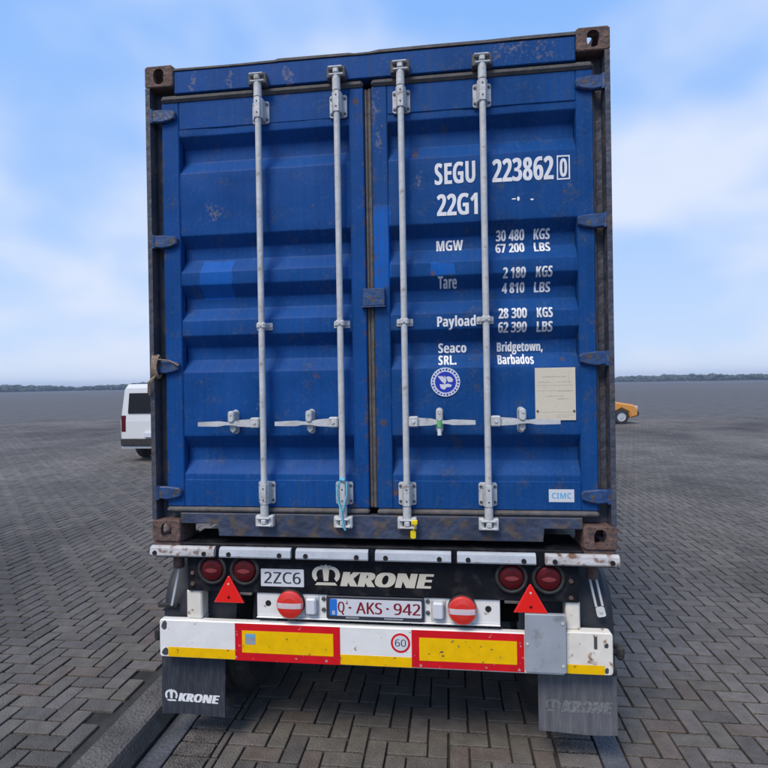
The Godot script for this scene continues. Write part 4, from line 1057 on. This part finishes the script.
func build_yard() -> void:
	var rng := RandomNumberGenerator.new(); rng.seed = 77
	var st := st_new()
	quad(st, Vector3(-900, -0.06, -900), Vector3(900, -0.06, -900), Vector3(900, -0.06, 300), Vector3(-900, -0.06, 300), Vector3.UP)
	struct("ground", st, M.ground)
	# lane between the gutters, the flush yard to its right, the raised walk to its left
	st = st_new(); box(st, Vector3(-1.27, -0.05, -26.0), Vector3(24.0, -0.017, 4.0), 0.001)
	var lane := struct("pavement", st, M.joint)
	st = st_new(); box(st, Vector3(-23.0, -0.05, -26.0), Vector3(-1.47, 0.123, 4.0), 0.001)
	var walk := struct("raised_pavement", st, M.joint)
	var u := 0.112; var o := Vector2(-0.1879, -0.3266)
	var full := paver_mesh(u, 2 * u)
	var kinds := []
	for k in 6: kinds.append(paver_mesh(u, 2 * u, k))
	var tones := []
	for k in 5:
		var g := 0.84 + 0.05 * k
		tones.append(tint(M.paver, Color(minf(1, g * (1.0 + 0.02 * (k % 2))), minf(1, g), minf(1, g * (1.0 - 0.015 * (k % 3))))))
	tones[4] = tint(M.paver, Color(0.95, 0.90, 0.87))
	var agg := M.aggregate as StandardMaterial3D
	var cut := {}
	var far_lane := []; var far_walk := []
	var singles := 0
	var jn := FastNoiseLite.new(); jn.seed = 4; jn.frequency = 1.4
	for j in range(-228, 40):
		for i in range(-205, 215):
			var s := posmod(i - j, 4)
			if s != 0 and s != 1: continue
			var x0 := o.x + i * u; var z0 := o.y + j * u
			var x1 := x0 + (u if s == 0 else 2 * u); var z1 := z0 + (2 * u if s == 0 else u)
			if z1 > 3.9 or z0 < -25.8 or x0 < -22.8 or x1 > 23.8: continue
			# which field it lies in
			var fields := [[-0.906, 0.946, 0.0, 0], [1.304, 23.9, 0.0, 1], [-22.9, -1.474, 0.14, 2]]
			for f in fields:
				var a := maxf(x0, f[0]); var b := minf(x1, f[1])
				if b - a < 0.03: continue
				var single: bool = (f[3] == 0 and z0 > -1.5 and z0 < 0.25) or (f[3] == 1 and x0 < 2.05 and z0 > -1.0 and z0 < 0.2) or (f[3] == 2 and x0 > -2.4 and z0 > -1.6 and z0 < 0.1)
				var whole := absf((b - a) - (x1 - x0)) < 1e-4
				if not whole and f[3] == 2: continue
				if single and singles >= 290 and whole: single = false
				var jit := Vector3(rng.randf_range(-0.002, 0.002), rng.randf_range(-0.003, 0.001) + jn.get_noise_2d(x0, z0) * 0.004, rng.randf_range(-0.002, 0.002))
				var pos := Vector3((a + b) / 2, f[2], (z0 + z1) / 2) + jit
				var turn := rng.randf_range(-0.012, 0.012) + (0.0 if s == 0 else PI / 2)
				var bas := Basis.from_euler(Vector3(rng.randf_range(-0.008, 0.008), turn, rng.randf_range(-0.008, 0.008)))
				var tone := rng.randi() % 5 if rng.randf() < 0.85 else 2
				if single or not whole:
					var mi := MeshInstance3D.new(); mi.name = "paver"
					if whole: mi.mesh = kinds[rng.randi() % 6]
					else:
						var key := "%d_%d_%d" % [s, roundi((b - a) * 1000), 0]
						if not cut.has(key): cut[key] = paver_mesh(b - a, z1 - z0)
						mi.mesh = cut[key]
						bas = Basis.from_euler(Vector3(0, rng.randf_range(-0.01, 0.01), 0))
					if not whole and not single:
						if z0 < (-3.0 if f[3] == 0 else -2.2) or z0 > 0.3: continue
					mi.material_override = tones[tone]
					mi.transform = Transform3D(bas, pos)
					(walk if f[3] == 2 else lane).add_child(mi, true)
					singles += 1
				else:
					(far_walk if f[3] == 2 else far_lane).append([Transform3D(bas, pos), tone])
	var blot := FastNoiseLite.new(); blot.seed = 6; blot.frequency = 0.16; blot.fractal_octaves = 4
	for e in [[far_lane, lane], [far_walk, walk]]:
		var mm := MultiMesh.new(); mm.transform_format = MultiMesh.TRANSFORM_3D; mm.use_colors = true; mm.mesh = full
		mm.instance_count = e[0].size()
		for k in e[0].size():
			mm.set_instance_transform(k, e[0][k][0])
			var at: Vector3 = e[0][k][0].origin
			var g: float = [0.72, 0.78, 0.88, 0.94, 0.83][e[0][k][1]] * (1.0 + 0.7 * blot.get_noise_2d(at.x, at.z) + 0.3 * blot.get_noise_2d(at.x * 5.0, at.z * 5.0 + 90.0))
			mm.set_instance_color(k, Color(g, g * 0.99, g * 0.975))
		var mmi := MultiMeshInstance3D.new(); mmi.name = "far_pavers"; mmi.multimesh = mm
		var fm := tint(M.paver, Color.WHITE); fm.vertex_color_use_as_albedo = true
		mmi.material_override = fm
		mmi.set_meta("kind", "stuff")
		e[1].add_child(mmi, true)
	# edging rows of coarse cross-laid stones beside the gutters
	var em := paver_mesh(0.222, u)
	for side in [[-1.018], [1.058]]:
		for j in range(-16, 8):
			var mi := MeshInstance3D.new(); mi.name = "edging_stone"; mi.mesh = em
			mi.material_override = agg if (j * 7 + int(side[0] * 3)) % 5 != 0 else tones[3]
			mi.transform = Transform3D(Basis.from_euler(Vector3(rng.randf_range(-0.01, 0.01), rng.randf_range(-0.01, 0.01), rng.randf_range(-0.01, 0.01))), Vector3(side[0], rng.randf_range(-0.004, 0.0), -0.27 + j * u))
			lane.add_child(mi, true)
	# gutters and kerb
	for e in [["gutter", -1.264, -1.132], ["gutter", 1.172, 1.300]]:
		st = st_new(); box(st, Vector3(e[1], -0.05, -26.0), Vector3(e[2], -0.013, 4.0), 0.001)
		var g := struct(e[0], st, M.joint)
		for k in 29:
			var z := 3.2 - k * 1.0
			if z < -24.5: break
			st = st_new(); box(st, Vector3(e[1] + 0.002, -0.0125, z - 0.996), Vector3(e[2] - 0.002, 0.0 + rng.randf_range(-0.002, 0.001), z), 0.004)
			part(g, "slab", st, M.gutter)
	st = st_new(); box(st, Vector3(-1.462, -0.05, -26.0), Vector3(-1.272, 0.02, 4.0), 0.001)
	var kb := struct("kerb", st, M.joint)
	for k in 29:
		var z := 3.55 - k * 1.0
		if z < -24.5: break
		st = st_new()
		var p := PackedVector2Array([Vector2(-1.463, 0.0205), Vector2(-1.2665, 0.0205), Vector2(-1.285, 0.112), Vector2(-1.292, 0.132), Vector2(-1.312, 0.140), Vector2(-1.463, 0.140)])
		prism(st, p, z - 0.994, z, 0.004)
		part(kb, "kerb_stone", st, M.kerb)

func lean_in(st: SurfaceTool, belt: float, lean: float) -> ArrayMesh:     # sides lean inwards above the waist, rounded below
	var ar := st.commit_to_arrays()
	var vs: PackedVector3Array = ar[Mesh.ARRAY_VERTEX]
	for i in vs.size():
		var v := vs[i]
		var k := 1.0 - maxf(0.0, v.y - belt) * lean - maxf(0.0, 0.55 - v.y) * 0.12
		k *= 1.0 - 0.022 * pow(absf(v.x) / 2.0, 3.0)
		vs[i] = Vector3(v.x, v.y, v.z * k)
	ar[Mesh.ARRAY_VERTEX] = vs
	var m := ArrayMesh.new(); m.add_surface_from_arrays(Mesh.PRIMITIVE_TRIANGLES, ar)
	return m

func vehicle(called: String, label: String, cat: String, at: Vector3, turn: float, spec: Dictionary) -> void:
	var o := thing(called, label, cat, at); o.rotation.y = turn
	var lp := func(name_: String, st: SurfaceTool, m: Material, par: Node3D) -> MeshInstance3D:
		var mi := MeshInstance3D.new(); mi.name = name_; mi.mesh = lean_in(st, spec.belt, spec.lean); mi.mesh.surface_set_material(0, m); par.add_child(mi, true); return mi
	var w: float = spec.width
	# side outline (length along local x, front at +x), drawn across the width
	var st := st_new()
	var pts := PackedVector2Array()
	for q in spec.outline: pts.append(Vector2(q[0], q[1]))
	prism(st, pts, 0.0, w / 2, 0.07); prism(st, pts, 0.0, w / 2, 0.07, Transform3D(Basis(Vector3.RIGHT, Vector3.UP, Vector3.FORWARD), Vector3.ZERO))
	var body: MeshInstance3D = lp.call("body", st, spec.paint, o)
	for s in [-1.0, 1.0]:
		for q in spec.windows:
			st = st_new(); var p := PackedVector2Array()
			for v in q: p.append(Vector2(v[0], v[1]))
			if s > 0: prism(st, p, w / 2 - 0.01, w / 2 + 0.004, 0.002)
			else: prism(st, p, w / 2 - 0.01, w / 2 + 0.004, 0.002, Transform3D(Basis(Vector3.RIGHT, Vector3.UP, Vector3.FORWARD), Vector3.ZERO))
			lp.call("side_window", st, spec.glass, o)
		for x in spec.axles:
			st = st_new(); lathe(st, [Vector2(0.2, 0.0), Vector2(0.30, 0.0), Vector2(0.33, 0.03), Vector2(0.33, 0.17), Vector2(0.30, 0.2), Vector2(0.2, 0.2)], Vector3(x, 0.33, s * (w / 2 - 0.195)), Vector3(0, 0, s), 24)
			var wh: MeshInstance3D = lp.call("wheel", st, M.rubber, o)
			st = st_new(); lathe(st, [Vector2(0.2, 0.19), Vector2(0.17, 0.17), Vector2(0.05, 0.18), Vector2(0, 0.18)], Vector3(x, 0.33, s * (w / 2 - 0.195)), Vector3(0, 0, s), 20); lp.call("rim", st, M.strip, wh)
		st = st_new(); box(st, Vector3(spec.rear - 0.012, 0.75, s * (w / 2 - 0.13) - 0.07), Vector3(spec.rear + 0.05, 1.15, s * (w / 2 - 0.13) + 0.05), 0.01); lp.call("tail_light", st, M.red_lens, o)
		for q in spec.rear_windows:
			st = st_new(); box(st, Vector3(spec.rear - 0.006, q[2], minf(s * q[0], s * q[1])), Vector3(spec.rear + 0.02, q[3], maxf(s * q[0], s * q[1])), 0.004); lp.call("rear_window", st, spec.glass, o)
	st = st_new(); box(st, Vector3(spec.rear - 0.05, 0.40, -w / 2 + 0.05), Vector3(spec.rear + 0.06, 0.58, w / 2 - 0.05), 0.02); lp.call("bumper", st, M.rubber, o)
	st = st_new(); box(st, Vector3(spec.rear - 0.075, 0.62, -0.26), Vector3(spec.rear - 0.0, 0.73, 0.26), 0.004); lp.call("number_plate", st, M.board_white, o)
	for s in [-1.0, 1.0]:
		for x in spec.seams:
			st = st_new(); box(st, Vector3(x - 0.006, 0.42, s * (w / 2 + 0.001) - 0.002), Vector3(x + 0.006, spec.seam_top, s * (w / 2 + 0.001) + 0.002), 0.0005); lp.call("door_seam", st, M.dark, o)
			st = st_new(); box(st, Vector3(x + 0.08, 0.94, s * (w / 2 + 0.012) - 0.012), Vector3(x + 0.26, 0.97, s * (w / 2 + 0.012) + 0.012), 0.004); lp.call("door_handle", st, M.rubber, o)
		st = st_new(); box(st, Vector3(spec.mirror, 1.05, s * (w / 2 + 0.10) - 0.10), Vector3(spec.mirror + 0.10, 1.22, s * (w / 2 + 0.10) + 0.08), 0.02); lp.call("mirror", st, M.rubber, o)
		st = st_new(); box(st, Vector3(spec.front - 0.08, 0.66, s * (w / 2 - 0.22) - 0.14), Vector3(spec.front + 0.012, 0.80, s * (w / 2 - 0.22) + 0.14), 0.02); lp.call("headlight", st, M.lamp_band, o)
	st = st_new(); box(st, Vector3(spec.front - 0.06, 0.36, -w / 2 + 0.05), Vector3(spec.front + 0.05, 0.56, w / 2 - 0.05), 0.02); lp.call("bumper", st, M.rubber, o)

func build_background() -> void:
	var glass := plain(lin(0.012, 0.014, 0.018), 0.08)
	var white := plain(lin(0.66, 0.68, 0.69), 0.3); white.clearcoat_enabled = true
	var orange := plain(lin(0.62, 0.26, 0.03), 0.3); orange.clearcoat_enabled = true
	vehicle("parked_van", "white panel van with dark windows parked on the raised pavement", "van", Vector3(-6.75, 0.14, -12.1), PI / 2, {
		width = 1.92, belt = 1.15, lean = 0.13, rear = -2.5, front = 2.4, seams = [-0.9, 0.45, 1.5], seam_top = 1.15, mirror = 1.25, paint = white, glass = glass, axles = [-1.55, 1.6],
		outline = [[-2.5, 0.34], [-2.5, 1.0], [-2.42, 1.82], [-2.3, 1.92], [0.9, 1.94], [1.1, 1.88], [1.75, 1.22], [2.3, 1.05], [2.42, 0.85], [2.42, 0.34], [2.0, 0.30], [1.95, 0.5], [1.6, 0.72], [1.25, 0.5], [1.2, 0.30], [-1.15, 0.30], [-1.2, 0.5], [-1.55, 0.72], [-1.9, 0.5], [-1.95, 0.30]],
		windows = [[[0.55, 1.2], [1.5, 1.2], [1.0, 1.74], [0.55, 1.74]], [[-0.8, 1.2], [0.35, 1.2], [0.35, 1.74], [-0.8, 1.74]], [[-2.1, 1.2], [-1.0, 1.2], [-1.0, 1.74], [-2.05, 1.74]]],
		rear_windows = [[0.07, 0.72, 1.2, 1.70]]})
	vehicle("parked_car", "orange hatchback car parked on the open yard", "car", Vector3(6.6, 0.0, -22.6), 0.12, {
		width = 1.75, belt = 0.95, lean = 0.42, rear = -2.0, front = 2.05, seams = [-1.0, -0.5, 0.75], seam_top = 0.96, mirror = 0.55, paint = orange, glass = glass, axles = [-1.25, 1.3],
		outline = [[-2.0, 0.34], [-2.03, 0.85], [-1.75, 1.35], [-1.45, 1.5], [0.1, 1.5], [0.9, 1.02], [1.85, 0.86], [2.05, 0.66], [2.05, 0.34], [1.7, 0.26], [1.62, 0.52], [1.3, 0.68], [0.98, 0.52], [0.9, 0.26], [-0.85, 0.26], [-0.93, 0.52], [-1.25, 0.68], [-1.57, 0.52], [-1.65, 0.26]],
		windows = [[[-1.55, 1.0], [-0.55, 0.98], [-0.55, 1.40], [-1.35, 1.40]], [[-0.45, 0.98], [0.7, 0.98], [0.05, 1.40], [-0.45, 1.40]]],
		rear_windows = []})
	# a low wood along the horizon
	var rng := RandomNumberGenerator.new(); rng.seed = 9
	var st := st_new()
	var ico := []
	for k in 26:
		var d := Vector3(rng.randfn(), rng.randfn(), rng.randfn()).normalized(); ico.append(d)
	for d in ico:
		var a: Vector3 = d.cross(Vector3(0.3, 1, 0.2)).normalized(); var b: Vector3 = d.cross(a)
		tri(st, d * 1.0 + a * 0.45, d * 0.95 - a * 0.35 + b * 0.4, d * 1.05 - a * 0.3 - b * 0.45, d, d, d)
		tri(st, d * 0.8 + b * 0.5, d * 0.85 - b * 0.4 + a * 0.5, d * 0.8 - b * 0.3 - a * 0.5, d, d, d)
	var mm := MultiMesh.new(); mm.transform_format = MultiMesh.TRANSFORM_3D; mm.mesh = st.commit()
	mm.instance_count = 1500
	for k in 1500:
		var an := rng.randf_range(-1.3, 1.3); var r := rng.randf_range(380, 460)
		var h := rng.randf_range(1.6, 3.0) * (1.0 + 0.7 * sin(an * 17.0) * sin(an * 5.3 + 1.0))
		mm.set_instance_transform(k, Transform3D(Basis.from_euler(Vector3(rng.randf(), rng.randf() * TAU, rng.randf())).scaled(Vector3(h * 1.5, h, h * 1.5)), Vector3(sin(an) * r, rng.randf_range(0.5, 2.0), -cos(an) * r)))
	var mi := MultiMeshInstance3D.new(); mi.name = "far_wood"; mi.multimesh = mm
	mi.material_override = plain(lin(0.055, 0.07, 0.04), 0.9)
	mi.set_meta("kind", "stuff"); mi.set_meta("label", "low dark green wood along the far horizon"); mi.set_meta("category", "trees")
	add_child(mi, true)

func sky_panorama() -> ImageTexture:
	var w := 768; var h := 384
	var n := FastNoiseLite.new(); n.seed = 21; n.noise_type = FastNoiseLite.TYPE_SIMPLEX_SMOOTH; n.frequency = 1.15; n.fractal_octaves = 5; n.fractal_gain = 0.5
	var im := Image.create(w, h, false, Image.FORMAT_RGBF)
	for j in h:
		var el := PI / 2 - (j + 0.5) / h * PI
		for i in w:
			var az := ((i + 0.5) / w - 0.5) * TAU
			if el < -0.03: im.set_pixel(i, j, Color(0.22, 0.22, 0.23)); continue
			var d := Vector3(sin(az) * cos(el), sin(el), -cos(az) * cos(el))
			var t := pow(clampf(1.0 - d.y, 0, 1), 2.6)
			var c := Color(0.195, 0.43, 0.91).lerp(Color(0.62, 0.76, 0.96), t)
			var q := Vector3(d.x, d.y * 1.5, d.z) / (0.45 + maxf(d.y, 0.0))
			var k := smoothstep(-0.12, 0.55, n.get_noise_3dv(q) + 0.07) * 0.85
			c = c.lerp(Color(0.74, 0.80, 0.93), k)
			im.set_pixel(i, j, c)
	return ImageTexture.create_from_image(im)

func _ready() -> void:
	# camera
	var cam := Camera3D.new(); cam.name = "camera"
	cam.position = Vector3(0.398, 2.0, 2.755)
	cam.rotation = Vector3(-0.0025, 0.1182, -0.0159)
	cam.fov = 71.29; cam.near = 0.05; cam.far = 3000.0
	add_child(cam); cam.current = true
	# sky, exposure
	var env := Environment.new()
	env.background_mode = Environment.BG_SKY
	var sm := PanoramaSkyMaterial.new(); sm.panorama = sky_panorama()
	var sky := Sky.new(); sky.sky_material = sm
	env.sky = sky; env.background_energy_multiplier = 0.54
	env.tonemap_mode = Environment.TONE_MAPPER_LINEAR
	env.tonemap_exposure = 2.0
	env.sdfgi_enabled = true; env.ssao_enabled = true; env.ssil_enabled = true
	env.fog_enabled = true; env.fog_density = 0.0008; env.fog_light_color = Color(0.75, 0.83, 0.95)
	var we := WorldEnvironment.new(); we.name = "world"; we.environment = env; add_child(we)
	# veiled sun high behind the viewer's left shoulder
	var sun := DirectionalLight3D.new(); sun.name = "sun"
	sun.light_energy = 0.5; sun.light_angular_distance = 24.0; sun.light_color = Color(1.0, 0.94, 0.86)
	sun.shadow_enabled = true
	sun.rotation = Vector3(deg_to_rad(-53), deg_to_rad(-26), 0)
	add_child(sun)
	make_materials()
	make_door_profile()
	build_yard()
	build_container()
	build_trailer()
	build_seals()
	build_background()
